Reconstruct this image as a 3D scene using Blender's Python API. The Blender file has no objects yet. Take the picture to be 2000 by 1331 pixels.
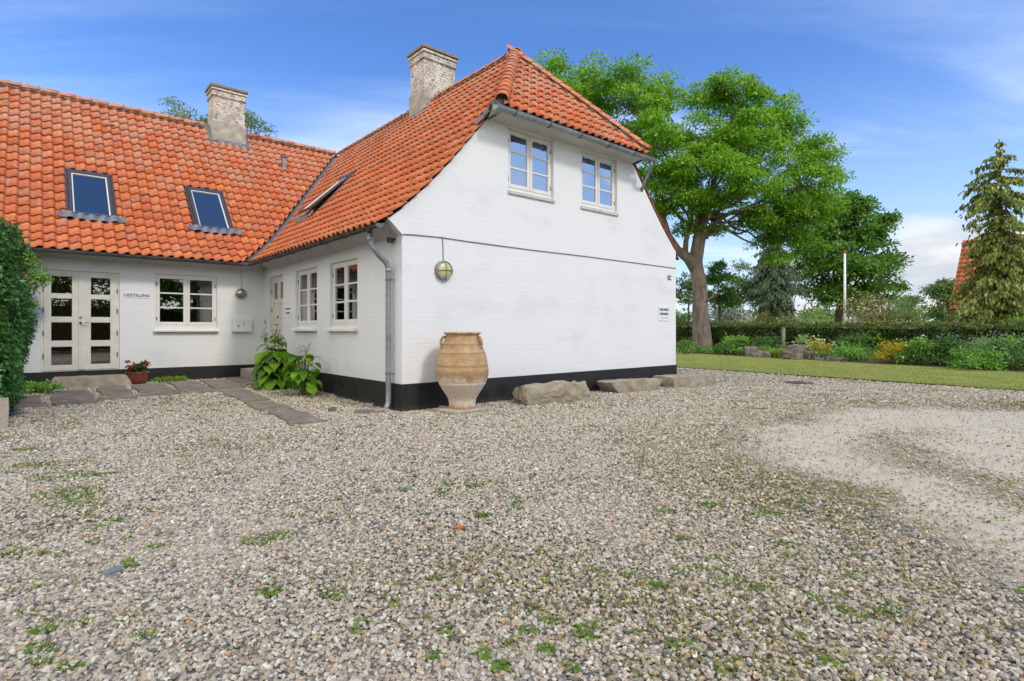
import bpy, bmesh, math, random
import numpy as np
from mathutils import Vector, Matrix, Euler, noise as mnoise
from mathutils.geometry import tessellate_polygon
random.seed(7); np.random.seed(7)
R = math.radians
scene = bpy.context.scene
col = scene.collection
PI = math.pi

# ------------------------------------------------------------------ camera
FPX = 1087.0; HOR = 645.0; CAMZ = 1.2
cam_d = bpy.data.cameras.new('camera'); cam = bpy.data.objects.new('camera', cam_d); col.objects.link(cam)
cam.location = (0, 0, CAMZ); cam.rotation_euler = (R(90), 0, 0)
cam_d.sensor_width = 36; cam_d.lens = FPX / 2000 * 36
cam_d.shift_y = -(665.5 - HOR) / 2000
cam_d.clip_start = 0.05; cam_d.clip_end = 3000
scene.camera = cam

# ------------------------------------------------------------------ sky, sun, exposure
SUN_DIR = Vector((0.76, -0.655, 0.95)).normalized()          # towards the sun
sun_el = math.asin(SUN_DIR.z); sun_az = math.atan2(SUN_DIR.x, SUN_DIR.y)
world = bpy.data.worlds.new('World'); scene.world = world; world.use_nodes = True
def build_world():
    nt = world.node_tree; N = nt.nodes; L = nt.links; N.clear()
    out = N.new('ShaderNodeOutputWorld'); bg = N.new('ShaderNodeBackground')
    sky = N.new('ShaderNodeTexSky'); sky.sky_type = 'NISHITA'; sky.sun_disc = False
    sky.sun_elevation = sun_el; sky.sun_rotation = sun_az
    sky.air_density = 1.0; sky.dust_density = 0.6; sky.ozone_density = 2.5; sky.altitude = 0
    hs = N.new('ShaderNodeHueSaturation'); hs.inputs['Saturation'].default_value = 1.12; hs.inputs['Value'].default_value = 1.30
    hs.inputs['Hue'].default_value = 0.503
    tin = N.new('ShaderNodeMix'); tin.data_type = 'RGBA'; tin.blend_type = 'MULTIPLY'; tin.inputs[0].default_value = 1.0
    L.new(sky.outputs[0], tin.inputs[6]); tin.inputs[7].default_value = (1.10, 1.22, 1.48, 1); L.new(tin.outputs[2], hs.inputs['Color'])
    tc = N.new('ShaderNodeTexCoord'); sep = N.new('ShaderNodeSeparateXYZ'); L.new(tc.outputs['Generated'], sep.inputs[0])
    def m(op, a, b=None, c=None):
        n = N.new('ShaderNodeMath'); n.operation = op
        for i, x in enumerate((a, b, c)):
            if x is None: continue
            if isinstance(x, (int, float)): n.inputs[i].default_value = x
            else: L.new(x, n.inputs[i])
        return n.outputs[0]
    def mr(v, a, b, c=0, d=1):
        n = N.new('ShaderNodeMapRange'); n.interpolation_type = 'SMOOTHSTEP'; L.new(v, n.inputs[0])
        for i, x in zip((1, 2, 3, 4), (a, b, c, d)): n.inputs[i].default_value = x
        return n.outputs[0]
    z = sep.outputs['Z']
    zz = m('ADD', m('MAXIMUM', z, 0.0), 0.09)
    cx = m('DIVIDE', sep.outputs['X'], zz); cy = m('DIVIDE', sep.outputs['Y'], zz)
    cv = N.new('ShaderNodeCombineXYZ'); L.new(cx, cv.inputs[0]); L.new(cy, cv.inputs[1])
    # cirrus: wide soft streaks
    mp = N.new('ShaderNodeMapping'); mp.inputs['Rotation'].default_value = (0, 0, R(24)); mp.inputs['Scale'].default_value = (0.32, 0.9, 1)
    mp.inputs['Location'].default_value = (3.1, 1.3, 0)
    L.new(cv.outputs[0], mp.inputs[0])
    n1 = N.new('ShaderNodeTexNoise'); n1.inputs['Scale'].default_value = 0.9; n1.inputs['Detail'].default_value = 8; n1.inputs['Roughness'].default_value = 0.58
    n1.inputs['Distortion'].default_value = 0.5
    L.new(mp.outputs[0], n1.inputs['Vector'])
    cir = m('MULTIPLY', mr(n1.outputs[0], 0.43, 0.68, 0, 0.80), mr(z, 0.56, 0.24))
    # cumulus low on the horizon
    mp2 = N.new('ShaderNodeMapping'); mp2.inputs['Scale'].default_value = (3.4, 3.4, 7.5); mp2.inputs['Location'].default_value = (0.4, 2.2, 0.15)
    L.new(tc.outputs['Generated'], mp2.inputs[0])
    n2 = N.new('ShaderNodeTexNoise'); n2.inputs['Scale'].default_value = 1.0; n2.inputs['Detail'].default_value = 7; n2.inputs['Roughness'].default_value = 0.5
    L.new(mp2.outputs[0], n2.inputs['Vector'])
    low = mr(z, 0.24, 0.02, -0.04, 0.20)
    cum = mr(m('ADD', n2.outputs[0], low), 0.60, 0.72, 0, 0.92)
    cum = m('MULTIPLY', cum, mr(z, 0.23, 0.11))
    haze = mr(z, 0.42, 0.0, 0.0, 0.62)
    base = N.new('ShaderNodeMix'); base.data_type = 'RGBA'
    L.new(haze, base.inputs[0]); L.new(hs.outputs[0], base.inputs[6]); base.inputs[7].default_value = (6.3, 8.1, 10.2, 1)
    mixc = N.new('ShaderNodeMix'); mixc.data_type = 'RGBA'
    L.new(cir, mixc.inputs[0]); L.new(base.outputs[2], mixc.inputs[6]); mixc.inputs[7].default_value = (7.6, 8.9, 10.8, 1)
    # bright broken cloud added out of view, behind and left, to fill shaded walls
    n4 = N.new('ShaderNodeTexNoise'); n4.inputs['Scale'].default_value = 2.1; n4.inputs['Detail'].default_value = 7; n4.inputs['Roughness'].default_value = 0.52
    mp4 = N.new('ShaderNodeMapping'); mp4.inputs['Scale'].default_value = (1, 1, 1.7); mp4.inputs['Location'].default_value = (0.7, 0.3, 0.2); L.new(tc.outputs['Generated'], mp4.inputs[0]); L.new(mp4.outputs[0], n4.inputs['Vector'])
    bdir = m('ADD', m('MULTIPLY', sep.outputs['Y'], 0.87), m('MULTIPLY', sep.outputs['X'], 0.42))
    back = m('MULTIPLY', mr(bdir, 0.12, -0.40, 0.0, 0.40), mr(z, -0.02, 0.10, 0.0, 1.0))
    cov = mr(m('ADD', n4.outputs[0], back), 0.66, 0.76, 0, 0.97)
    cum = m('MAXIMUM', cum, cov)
    # cloud shade variation
    n3 = N.new('ShaderNodeTexNoise'); n3.inputs['Scale'].default_value = 2.2; n3.inputs['Detail'].default_value = 5
    mp3 = N.new('ShaderNodeMapping'); mp3.inputs['Scale'].default_value = (3.0, 3.0, 9.0); L.new(tc.outputs['Generated'], mp3.inputs[0]); L.new(mp3.outputs[0], n3.inputs['Vector'])
    cc = N.new('ShaderNodeMix'); cc.data_type = 'RGBA'; L.new(mr(n3.outputs[0], 0.35, 0.62), cc.inputs[0])
    cc.inputs[6].default_value = (5.6, 6.0, 6.6, 1); cc.inputs[7].default_value = (8.7, 8.5, 8.3, 1)
    mixd = N.new('ShaderNodeMix'); mixd.data_type = 'RGBA'
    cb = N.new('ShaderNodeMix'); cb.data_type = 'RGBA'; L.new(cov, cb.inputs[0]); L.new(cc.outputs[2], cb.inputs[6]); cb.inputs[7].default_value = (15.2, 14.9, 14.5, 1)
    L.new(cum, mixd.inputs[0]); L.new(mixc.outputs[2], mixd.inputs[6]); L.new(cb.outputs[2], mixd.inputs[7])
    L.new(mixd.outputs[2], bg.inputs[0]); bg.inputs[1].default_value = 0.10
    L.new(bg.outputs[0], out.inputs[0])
build_world()
sun_d = bpy.data.lights.new('sun', 'SUN'); sun_d.energy = 1.5; sun_d.angle = R(9); sun_d.color = (1.0, 0.94, 0.84)
sun = bpy.data.objects.new('sun', sun_d); col.objects.link(sun)
sun.rotation_euler = (-SUN_DIR).to_track_quat('-Z', 'Y').to_euler(); sun.location = (20, -15, 30)
scene.view_settings.view_transform = 'Standard'; scene.view_settings.look = 'None'
scene.view_settings.gamma = 1; scene.view_settings.use_curve_mapping = False
scene.view_settings.exposure = 0.24
scene.cycles.max_bounces = 7; scene.cycles.transparent_max_bounces = 12
scene.cycles.diffuse_bounces = 3; scene.cycles.glossy_bounces = 3; scene.cycles.transmission_bounces = 4
try: scene.cycles.use_denoising = True
except Exception: pass

# ------------------------------------------------------------------ material helper
class NB:
    """small node builder"""
    def __init__(s, name):
        s.m = bpy.data.materials.new(name); s.m.use_nodes = True; s.nt = s.m.node_tree
        s.N = s.nt.nodes; s.L = s.nt.links; s.N.clear()
        s.out = s.N.new('ShaderNodeOutputMaterial'); s.b = s.N.new('ShaderNodeBsdfPrincipled')
        s.L.new(s.b.outputs[0], s.out.inputs[0]); s._tc = None
    def put(s, sock, v):
        if v is None: return
        if hasattr(v, 'is_output') or isinstance(v, bpy.types.NodeSocket): s.L.new(v, sock)
        elif isinstance(v, (tuple, list)) and len(v) == 3 and sock.type == 'RGBA': sock.default_value = (*v, 1)
        else: sock.default_value = v
    def tc(s, k='Object'):
        if s._tc is None: s._tc = s.N.new('ShaderNodeTexCoord')
        return s._tc.outputs[k]
    def pos(s): return s.N.new('ShaderNodeNewGeometry').outputs['Position']
    def mapv(s, v, scale=(1, 1, 1), rot=(0, 0, 0), loc=(0, 0, 0)):
        n = s.N.new('ShaderNodeMapping'); s.L.new(v, n.inputs[0]); n.inputs['Scale'].default_value = scale
        n.inputs['Rotation'].default_value = rot; n.inputs['Location'].default_value = loc; return n.outputs[0]
    def noise(s, v, scale, detail=3, rough=0.55, dist=0, col=False):
        n = s.N.new('ShaderNodeTexNoise'); s.L.new(v, n.inputs['Vector']); n.inputs['Scale'].default_value = scale
        n.inputs['Detail'].default_value = detail; n.inputs['Roughness'].default_value = rough; n.inputs['Distortion'].default_value = dist
        return n.outputs[1 if col else 0]
    def voro(s, v, scale, feature='F1', out=0, rnd=1.0):
        n = s.N.new('ShaderNodeTexVoronoi'); n.feature = feature; s.L.new(v, n.inputs['Vector']); n.inputs['Scale'].default_value = scale
        n.inputs['Randomness'].default_value = rnd
        return n.outputs[out]
    def ramp(s, f, stops, interp='LINEAR'):
        n = s.N.new('ShaderNodeValToRGB'); n.color_ramp.interpolation = interp; s.L.new(f, n.inputs[0]); e = n.color_ramp.elements
        while len(e) < len(stops): e.new(0.5)
        for i, (p, c) in enumerate(stops):
            e[i].position = p; e[i].color = (*c, 1) if isinstance(c, (tuple, list)) else (c, c, c, 1)
        return n.outputs[0]
    def math(s, op, a, b=None, c=None, clamp=False):
        n = s.N.new('ShaderNodeMath'); n.operation = op; n.use_clamp = clamp
        for i, x in enumerate((a, b, c)):
            if x is not None: s.put(n.inputs[i], x)
        return n.outputs[0]
    def mr(s, v, a, b, c=0, d=1):
        n = s.N.new('ShaderNodeMapRange'); n.interpolation_type = 'SMOOTHSTEP'; s.L.new(v, n.inputs[0])
        for i, x in zip((1, 2, 3, 4), (a, b, c, d)): n.inputs[i].default_value = x
        return n.outputs[0]
    def mix(s, f, a, b, mode='MIX'):
        n = s.N.new('ShaderNodeMix'); n.data_type = 'RGBA'; n.blend_type = mode
        s.put(n.inputs[0], f); s.put(n.inputs[6], a); s.put(n.inputs[7], b); return n.outputs[2]
    def sep(s, v):
        n = s.N.new('ShaderNodeSeparateXYZ'); s.L.new(v, n.inputs[0]); return n.outputs
    def comb(s, x, y, z=0.0):
        n = s.N.new('ShaderNodeCombineXYZ'); s.put(n.inputs[0], x); s.put(n.inputs[1], y); s.put(n.inputs[2], z); return n.outputs[0]
    def attr(s, name, typ='GEOMETRY', out='Fac'):
        n = s.N.new('ShaderNodeAttribute'); n.attribute_name = name; n.attribute_type = typ; return n.outputs[out]
    def island(s): return s.N.new('ShaderNodeNewGeometry').outputs['Random Per Island']
    def orand(s): return s.N.new('ShaderNodeObjectInfo').outputs['Random']
    def bump(s, h, strength=0.3, dist=0.01, prev=None):
        n = s.N.new('ShaderNodeBump'); n.inputs['Strength'].default_value = strength; n.inputs['Distance'].default_value = dist
        s.L.new(h, n.inputs['Height'])
        if prev is not None: s.L.new(prev, n.inputs['Normal'])
        s.L.new(n.outputs[0], s.b.inputs['Normal']); return n.outputs[0]
    def base(s, c): s.put(s.b.inputs['Base Color'], c); return s
    def rough(s, r): s.put(s.b.inputs['Roughness'], r); return s
    def metal(s, v): s.b.inputs['Metallic'].default_value = v; return s

def simple(name, c, rough=0.6, metal=0.0, var=0.08, scale=6, bump=0.0, spec=0.5):
    b = NB(name); p = b.pos(); n = b.noise(p, scale, 4)
    dark = tuple(x * (1 - 2 * var) for x in c); lite = tuple(min(1, x * (1 + 2 * var)) for x in c)
    b.base(b.ramp(n, [(0.3, dark), (0.7, lite)])); b.rough(rough); b.metal(metal)
    b.b.inputs['Specular IOR Level'].default_value = spec
    if bump: b.bump(b.noise(p, scale * 8, 4), bump, 0.01)
    return b.m

MAT = {}
def mat_white_wall(name='whitewashed_brick', tint=(0.725, 0.735, 0.73), dirt=0.9, bs=0.40):
    b = NB(name); o = b.tc('Object'); s = b.sep(o)
    uv = b.comb(b.math('ADD', s[0], s[1]), s[2])
    br = b.N.new('ShaderNodeTexBrick'); b.L.new(uv, br.inputs['Vector'])
    br.inputs['Scale'].default_value = 1.0; br.inputs['Mortar Size'].default_value = 0.007; br.inputs['Mortar Smooth'].default_value = 1.0
    br.inputs['Brick Width'].default_value = 0.24; br.inputs['Row Height'].default_value = 0.066
    w = b.noise(o, 14, 4, 0.6); n2 = b.noise(o, 60, 3)
    big = b.noise(b.mapv(o, (0.8, 0.8, 1.5)), 1.1, 5, 0.6)
    grey = b.mix(b.mr(big, 0.48, 0.74, 0, 0.36 * dirt), tint, (0.50, 0.51, 0.52))
    streak = b.noise(b.mapv(o, (3, 3, 0.5)), 1.7, 5, 0.65)
    grey = b.mix(b.mr(streak, 0.6, 0.85, 0, 0.35 * dirt), grey, (0.46, 0.46, 0.44))
    foot = b.mr(s[2], 0.75, 0.40, 0, 0.10)
    grey = b.mix(foot, grey, (0.50, 0.45, 0.38))
    grey = b.mix(b.math('MULTIPLY', br.outputs['Fac'], 0.05), grey, (0.45, 0.45, 0.44))
    b.base(grey); b.rough(0.75)
    h = b.math('SUBTRACT', b.math('MULTIPLY', w, 0.7), b.math('MULTIPLY', br.outputs['Fac'], 0.22))
    row = b.N.new('ShaderNodeTexNoise'); b.L.new(b.mapv(o, (2.5, 2.5, 15)), row.inputs['Vector']); row.inputs['Scale'].default_value = 1; row.inputs['Detail'].default_value = 2
    h = b.math('ADD', h, b.math('MULTIPLY', row.outputs[0], 1.1)); h = b.math('ADD', h, b.math('MULTIPLY', n2, 0.2))
    b.bump(h, bs, 0.008); return b.m
MAT['wall'] = mat_white_wall()
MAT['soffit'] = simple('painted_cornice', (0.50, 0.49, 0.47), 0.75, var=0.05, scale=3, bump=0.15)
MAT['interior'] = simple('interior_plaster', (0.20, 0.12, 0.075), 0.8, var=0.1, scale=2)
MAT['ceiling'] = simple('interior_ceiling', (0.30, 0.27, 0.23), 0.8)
MAT['timber'] = simple('painted_timber', (0.72, 0.70, 0.64), 0.45, var=0.03, scale=5, bump=0.05)
MAT['timber2'] = simple('cream_painted_timber', (0.66, 0.64, 0.57), 0.45, var=0.04, scale=5, bump=0.05)
MAT['sill'] = simple('painted_sill', (0.76, 0.76, 0.75), 0.7, var=0.05, scale=14, bump=0.25)
MAT['sillgrey'] = simple('grey_sill', (0.50, 0.50, 0.49), 0.7, var=0.06, scale=10, bump=0.2)
MAT['iron'] = simple('dark_iron', (0.05, 0.05, 0.055), 0.5, 0.4)
MAT['darkmetal'] = simple('anthracite_frame', (0.075, 0.072, 0.08), 0.42, 0.3, var=0.05)
MAT['lead'] = simple('lead_flashing', (0.17, 0.19, 0.215), 0.55, 0.35, var=0.14, scale=9, bump=0.3)
MAT['zinc'] = simple('weathered_zinc', (0.27, 0.30, 0.32), 0.45, 0.55, var=0.16, scale=5, bump=0.08)
MAT['zincdark'] = simple('dull_zinc_gutter', (0.15, 0.155, 0.165), 0.5, 0.4, var=0.12, scale=5)
MAT['underlay'] = simple('roof_underlay', (0.03, 0.022, 0.018), 0.95)
MAT['mortar'] = simple('mossy_mortar', (0.10, 0.082, 0.058), 0.95, var=0.35, scale=12, bump=0.8)
MAT['curtain'] = simple('curtain_cloth', (0.62, 0.61, 0.57), 0.9)
MAT['black'] = simple('black_print', (0.02, 0.02, 0.025), 0.5)
MAT['sign'] = simple('white_sign_plate', (0.74, 0.76, 0.76), 0.35, var=0.02)
MAT['blue'] = simple('blue_sticker', (0.02, 0.16, 0.42), 0.4)
MAT['brass'] = simple('aged_brass', (0.35, 0.27, 0.14), 0.4, 0.7)
MAT['steel'] = simple('brushed_steel', (0.42, 0.41, 0.38), 0.3, 0.9)
def mat_plinth():
    b = NB('tarred_plinth'); o = b.tc('Object'); n = b.noise(o, 5, 5, 0.65); f = b.noise(o, 60, 3)
    s = b.sep(o)
    c = b.ramp(n, [(0.35, (0.006, 0.006, 0.006)), (0.75, (0.018, 0.017, 0.017))])
    c = b.mix(b.mr(s[2], 0.12, -0.02, 0, 0.35), c, (0.10, 0.09, 0.075))
    b.base(c); b.rough(b.mr(n, 0.3, 0.7, 0.45, 0.75)); b.bump(f, 0.35, 0.008); return b.m
MAT['plinth'] = mat_plinth()
def mat_tile():
    b = NB('red_clay_pantile'); p = b.pos()
    r = b.math('FRACT', b.math('ADD', b.orand(), b.island()))
    r2 = b.math('FRACT', b.math('MULTIPLY', r, 7.13))
    c = b.ramp(r, [(0, (0.52, 0.122, 0.036)), (0.3, (0.58, 0.142, 0.040)), (0.6, (0.62, 0.160, 0.044)), (0.85, (0.67, 0.195, 0.058)), (1, (0.54, 0.150, 0.058))])
    n = b.noise(p, 9, 5, 0.6); c = b.mix(b.mr(n, 0.4, 0.75, 0, 0.35), c, (0.42, 0.110, 0.045))
    sm = b.noise(b.mapv(p, (1, 1, 0.5)), 13, 6, 0.7)
    k = b.math('MULTIPLY', b.mr(sm, 0.46, 0.66, 0, 0.9), b.mr(r2, 0.2, 0.9, 0.25, 0.95)); c = b.mix(k, c, (0.16, 0.075, 0.048))
    # pale lichen specks, more towards the top of the roof
    z = b.sep(p)[2]
    ln = b.noise(p, 55, 3, 0.7); patch = b.noise(b.mapv(p, (1, 1, 0.35)), 2.6, 4, 0.65)
    lk = b.math('MULTIPLY', b.mr(ln, 0.50, 0.58), b.mr(b.math('ADD', patch, b.mr(z, 3.6, 7.0, 0.0, 0.15)), 0.54, 0.66, 0.0, 0.85))
    c = b.mix(lk, c, (0.47, 0.42, 0.33))
    b.base(c); b.rough(0.72); b.bump(b.math('ADD', ln, b.math('MULTIPLY', n, 2)), 0.22, 0.006); return b.m
MAT['tile'] = mat_tile()
def mat_chimney():
    b = NB('flaking_whitewashed_brick'); o = b.pos(); s = b.sep(o)
    uv = b.comb(b.math('ADD', s[0], s[1]), s[2])
    br = b.N.new('ShaderNodeTexBrick'); b.L.new(uv, br.inputs['Vector']); br.inputs['Scale'].default_value = 1.0
    br.inputs['Mortar Size'].default_value = 0.008; br.inputs['Brick Width'].default_value = 0.24; br.inputs['Row Height'].default_value = 0.066
    c = b.mix(b.mr(b.noise(o, 2.2, 5, 0.65), 0.35, 0.7), (0.80, 0.74, 0.65), (0.56, 0.50, 0.42))
    fl = b.noise(b.mapv(o, (1, 1, 1.8)), 11, 6, 0.7)
    c = b.mix(b.mr(fl, 0.50, 0.60, 0, 0.85), c, (0.17, 0.145, 0.115))
    c = b.mix(b.math('MULTIPLY', br.outputs['Fac'], 0.40), c, (0.20, 0.18, 0.15))
    gr = b.math('MULTIPLY', b.mr(b.noise(o, 3.0, 4), 0.45, 0.65), 0.45); c = b.mix(gr, c, (0.26, 0.25, 0.22))
    b.base(c); b.rough(0.85)
    b.bump(b.math('SUBTRACT', fl, b.math('MULTIPLY', br.outputs['Fac'], 0.8)), 0.7, 0.012); return b.m
MAT['chimney'] = mat_chimney()
def mat_cap():
    b = NB('lichen_covered_brick'); o = b.pos(); n = b.noise(o, 9, 6, 0.7)
    c = b.ramp(n, [(0.3, (0.12, 0.11, 0.085)), (0.5, (0.27, 0.24, 0.17)), (0.62, (0.20, 0.18, 0.10)), (0.70, (0.46, 0.30, 0.06))])
    b.base(c); b.rough(0.9); b.bump(n, 0.8, 0.02); return b.m
MAT['cap'] = mat_cap()
def mat_render_grey():
    b = NB('grey_cement_render'); o = b.pos(); n = b.noise(o, 4, 6, 0.65); z = b.sep(o)[2]
    c = b.ramp(n, [(0.3, (0.25, 0.225, 0.185)), (0.55, (0.42, 0.385, 0.32)), (0.75, (0.62, 0.57, 0.49))])
    b.base(c); b.rough(0.9); b.bump(b.noise(o, 30, 4), 0.4, 0.01); return b.m
MAT['render'] = mat_render_grey()
def mat_glass(name='window_glass', boost=0.09, tint=(1, 1, 1)):
    b = NB(name); N = b.N; L = b.L
    gl = N.new('ShaderNodeBsdfGlossy'); gl.inputs['Roughness'].default_value = 0.0; gl.inputs['Color'].default_value = (*tint, 1)
    tr = N.new('ShaderNodeBsdfTransparent'); tr.inputs['Color'].default_value = (0.86, 0.89, 0.88, 1)
    fr = N.new('ShaderNodeFresnel'); fr.inputs['IOR'].default_value = 1.52
    f = b.math('ADD', b.math('MULTIPLY', fr.outputs[0], 1.35), boost, clamp=True)
    mx = N.new('ShaderNodeMixShader'); L.new(f, mx.inputs[0]); L.new(tr.outputs[0], mx.inputs[1]); L.new(gl.outputs[0], mx.inputs[2])
    bp = N.new('ShaderNodeBump'); bp.inputs['Strength'].default_value = 0.05; bp.inputs['Distance'].default_value = 0.02
    L.new(b.noise(b.pos(), 1.6, 1), bp.inputs['Height']); L.new(bp.outputs[0], gl.inputs['Normal'])
    L.new(mx.outputs[0], b.out.inputs[0]); return b.m
MAT['glass'] = mat_glass()
MAT['glass_up'] = mat_glass('upper_window_glass', 0.42, (0.85, 0.93, 1.0))
MAT['glass_roof'] = mat_glass('roof_window_glass', 0.36, (1, 0.92, 0.80))
def mat_leaf(name, dark, mid, lite, trans=0.3, scale=1.2, spec=0.35, rough=0.5):
    b = NB(name); p = b.pos(); r = b.math('FRACT', b.math('ADD', b.island(), b.orand())); n = b.noise(p, scale, 3)
    f = b.math('ADD', b.math('MULTIPLY', r, 0.55), b.math('MULTIPLY', n, 0.55))
    c = b.ramp(f, [(0.2, dark), (0.52, mid), (0.85, lite)])
    b.base(c); b.rough(rough); b.b.inputs['Specular IOR Level'].default_value = spec
    tl = b.N.new('ShaderNodeBsdfTranslucent'); hs = b.N.new('ShaderNodeHueSaturation'); b.L.new(c, hs.inputs['Color'])
    hs.inputs['Value'].default_value = 1.7; hs.inputs['Hue'].default_value = 0.488; b.L.new(hs.outputs[0], tl.inputs['Color'])
    mx = b.N.new('ShaderNodeMixShader'); mx.inputs[0].default_value = trans
    b.L.new(b.b.outputs[0], mx.inputs[1]); b.L.new(tl.outputs[0], mx.inputs[2]); b.L.new(mx.outputs[0], b.out.inputs[0]); return b.m
MAT['ash'] = mat_leaf('ash_leaf', (0.040, 0.125, 0.011), (0.165, 0.385, 0.028), (0.37, 0.60, 0.055), 0.32, 0.8)
MAT['chestnut'] = mat_leaf('chestnut_leaf', (0.046, 0.121, 0.021), (0.100, 0.239, 0.034), (0.208, 0.363, 0.055), 0.28)
MAT['spruce'] = mat_leaf('spruce_needle', (0.048, 0.088, 0.048), (0.103, 0.161, 0.083), (0.208, 0.268, 0.135), 0.12)
MAT['cypress'] = mat_leaf('cypress_spray', (0.069, 0.107, 0.028), (0.167, 0.225, 0.047), (0.391, 0.411, 0.078), 0.2)
MAT['birch'] = mat_leaf('pale_tree_leaf', (0.095, 0.162, 0.041), (0.190, 0.285, 0.067), (0.323, 0.361, 0.095), 0.35)
MAT['hedge'] = mat_leaf('dark_hedge_leaf', (0.016, 0.045, 0.007), (0.042, 0.105, 0.013), (0.13, 0.20, 0.028), 0.16, 1.6)
MAT['hedgetop'] = mat_leaf('young_hedge_leaf', (0.068, 0.115, 0.020), (0.176, 0.216, 0.041), (0.405, 0.297, 0.095), 0.3, 3.0)
MAT['lefthedge'] = mat_leaf('hornbeam_leaf', (0.033, 0.110, 0.029), (0.066, 0.205, 0.052), (0.146, 0.321, 0.066), 0.22, 3.0, spec=0.5, rough=0.4)
MAT['shrub'] = mat_leaf('shrub_leaf', (0.072, 0.180, 0.029), (0.168, 0.372, 0.058), (0.312, 0.552, 0.084), 0.3, 3.0)
MAT['shrub2'] = mat_leaf('bluish_shrub_leaf', (0.030, 0.080, 0.020), (0.085, 0.190, 0.040), (0.17, 0.31, 0.07), 0.22, 2.0)
MAT['lime'] = mat_leaf('lime_leaf', (0.119, 0.238, 0.020), (0.224, 0.392, 0.028), (0.378, 0.504, 0.042), 0.35, 3.0)
MAT['yellow'] = mat_leaf('yellow_shrub_leaf', (0.217, 0.265, 0.018), (0.466, 0.420, 0.031), (0.699, 0.528, 0.047), 0.3, 3.0)
MAT['far'] = mat_leaf('distant_leaf', (0.079, 0.146, 0.058), (0.146, 0.238, 0.079), (0.226, 0.337, 0.102), 0.25, 0.6)
MAT['palefar'] = mat_leaf('willow_leaf', (0.129, 0.216, 0.064), (0.237, 0.355, 0.103), (0.367, 0.475, 0.151), 0.3, 0.8)
MAT['bigleaf'] = mat_leaf('broad_perennial_leaf', (0.048, 0.143, 0.008), (0.106, 0.265, 0.010), (0.212, 0.402, 0.015), 0.35, 5.0, spec=0.4)
MAT['geranium'] = mat_leaf('geranium_leaf', (0.03, 0.08, 0.015), (0.06, 0.13, 0.03), (0.11, 0.2, 0.05), 0.25, 9.0)
MAT['white_flower'] = simple('white_petal', (0.78, 0.77, 0.68), 0.6)
MAT['cream_flower'] = simple('cream_petal', (0.62, 0.50, 0.28), 0.6)
MAT['red_flower'] = simple('red_petal', (0.62, 0.012, 0.015), 0.5)
MAT['pink_flower'] = simple('pink_petal', (0.55, 0.06, 0.16), 0.5)
MAT['orange_flower'] = simple('orange_petal', (0.75, 0.30, 0.03), 0.5)
MAT['violet_flower'] = simple('violet_petal', (0.30, 0.22, 0.50), 0.6)
def mat_bark(name, a, c2, sc=6):
    b = NB(name); o = b.pos(); n = b.noise(b.mapv(o, (1, 1, 0.22)), sc, 6, 0.7); p = b.noise(o, 2.3, 4)
    c = b.ramp(n, [(0.32, a), (0.68, c2)]); c = b.mix(b.mr(b.noise(o, 9, 4, 0.7), 0.62, 0.72, 0, 0.6), c, (0.42, 0.36, 0.25))
    b.base(c); b.rough(0.9); b.bump(n, 0.9, 0.05); return b.m
MAT['bark'] = mat_bark('ash_bark', (0.075, 0.058, 0.045), (0.26, 0.21, 0.165))
MAT['bark2'] = mat_bark('dark_bark', (0.05, 0.036, 0.025), (0.15, 0.11, 0.08))
MAT['twig'] = simple('green_stem', (0.09, 0.14, 0.03), 0.6)
def mat_stone(name, a, c2, c3, sc=5, sp=0.6):
    b = NB(name); o = b.pos(); n = b.noise(o, sc, 7, 0.65); f = b.noise(o, 60, 4, 0.7)
    c = b.ramp(n, [(0.3, a), (0.5, c2), (0.7, c3)])
    c = b.mix(b.mr(f, 0.60, 0.70, 0, sp), c, (0.50, 0.44, 0.36)); c = b.mix(b.mr(f, 0.40, 0.30, 0, sp), c, (0.10, 0.08, 0.06))
    b.base(c); b.rough(0.85); b.bump(b.math('ADD', n, b.math('MULTIPLY', f, 0.6)), 1.0, 0.035); return b.m
MAT['granite'] = mat_stone('tan_granite', (0.24, 0.20, 0.14), (0.36, 0.305, 0.22), (0.48, 0.42, 0.33))
MAT['greystone'] = mat_stone('grey_boulder', (0.13, 0.115, 0.10), (0.22, 0.19, 0.165), (0.32, 0.28, 0.25))
MAT['slab'] = mat_stone('brown_paving', (0.16, 0.13, 0.10), (0.25, 0.21, 0.165), (0.35, 0.30, 0.245), 4, 0.6)
MAT['kerbstone'] = mat_stone('sandstone_kerb', (0.36, 0.31, 0.24), (0.46, 0.40, 0.32), (0.52, 0.46, 0.38), 5, 0.4)

PEBBLE = [(0.0, (0.064, 0.066, 0.066)), (0.08, (0.136, 0.135, 0.128)), (0.18, (0.300, 0.261, 0.194)), (0.30, (0.399, 0.355, 0.264)), (0.44, (0.508, 0.451, 0.339)),
          (0.54, (0.363, 0.298, 0.215)), (0.64, (0.526, 0.496, 0.405)), (0.75, (0.671, 0.630, 0.513)), (0.82, (0.281, 0.275, 0.248)), (0.90, (0.417, 0.324, 0.223)), (0.945, (0.544, 0.306, 0.148)), (1.0, (0.780, 0.765, 0.661))]
def mat_pebble():
    b = NB('pebble'); r = b.orand(); p = b.pos()
    c = b.ramp(r, PEBBLE); n = b.noise(p, 160, 3)
    c = b.mix(0.14, c, b.ramp(n, [(0.3, (0.16, 0.14, 0.12)), (0.7, (0.60, 0.54, 0.45))]))
    b.base(c); b.rough(0.7); return b.m
MAT['pebble'] = mat_pebble()
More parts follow.
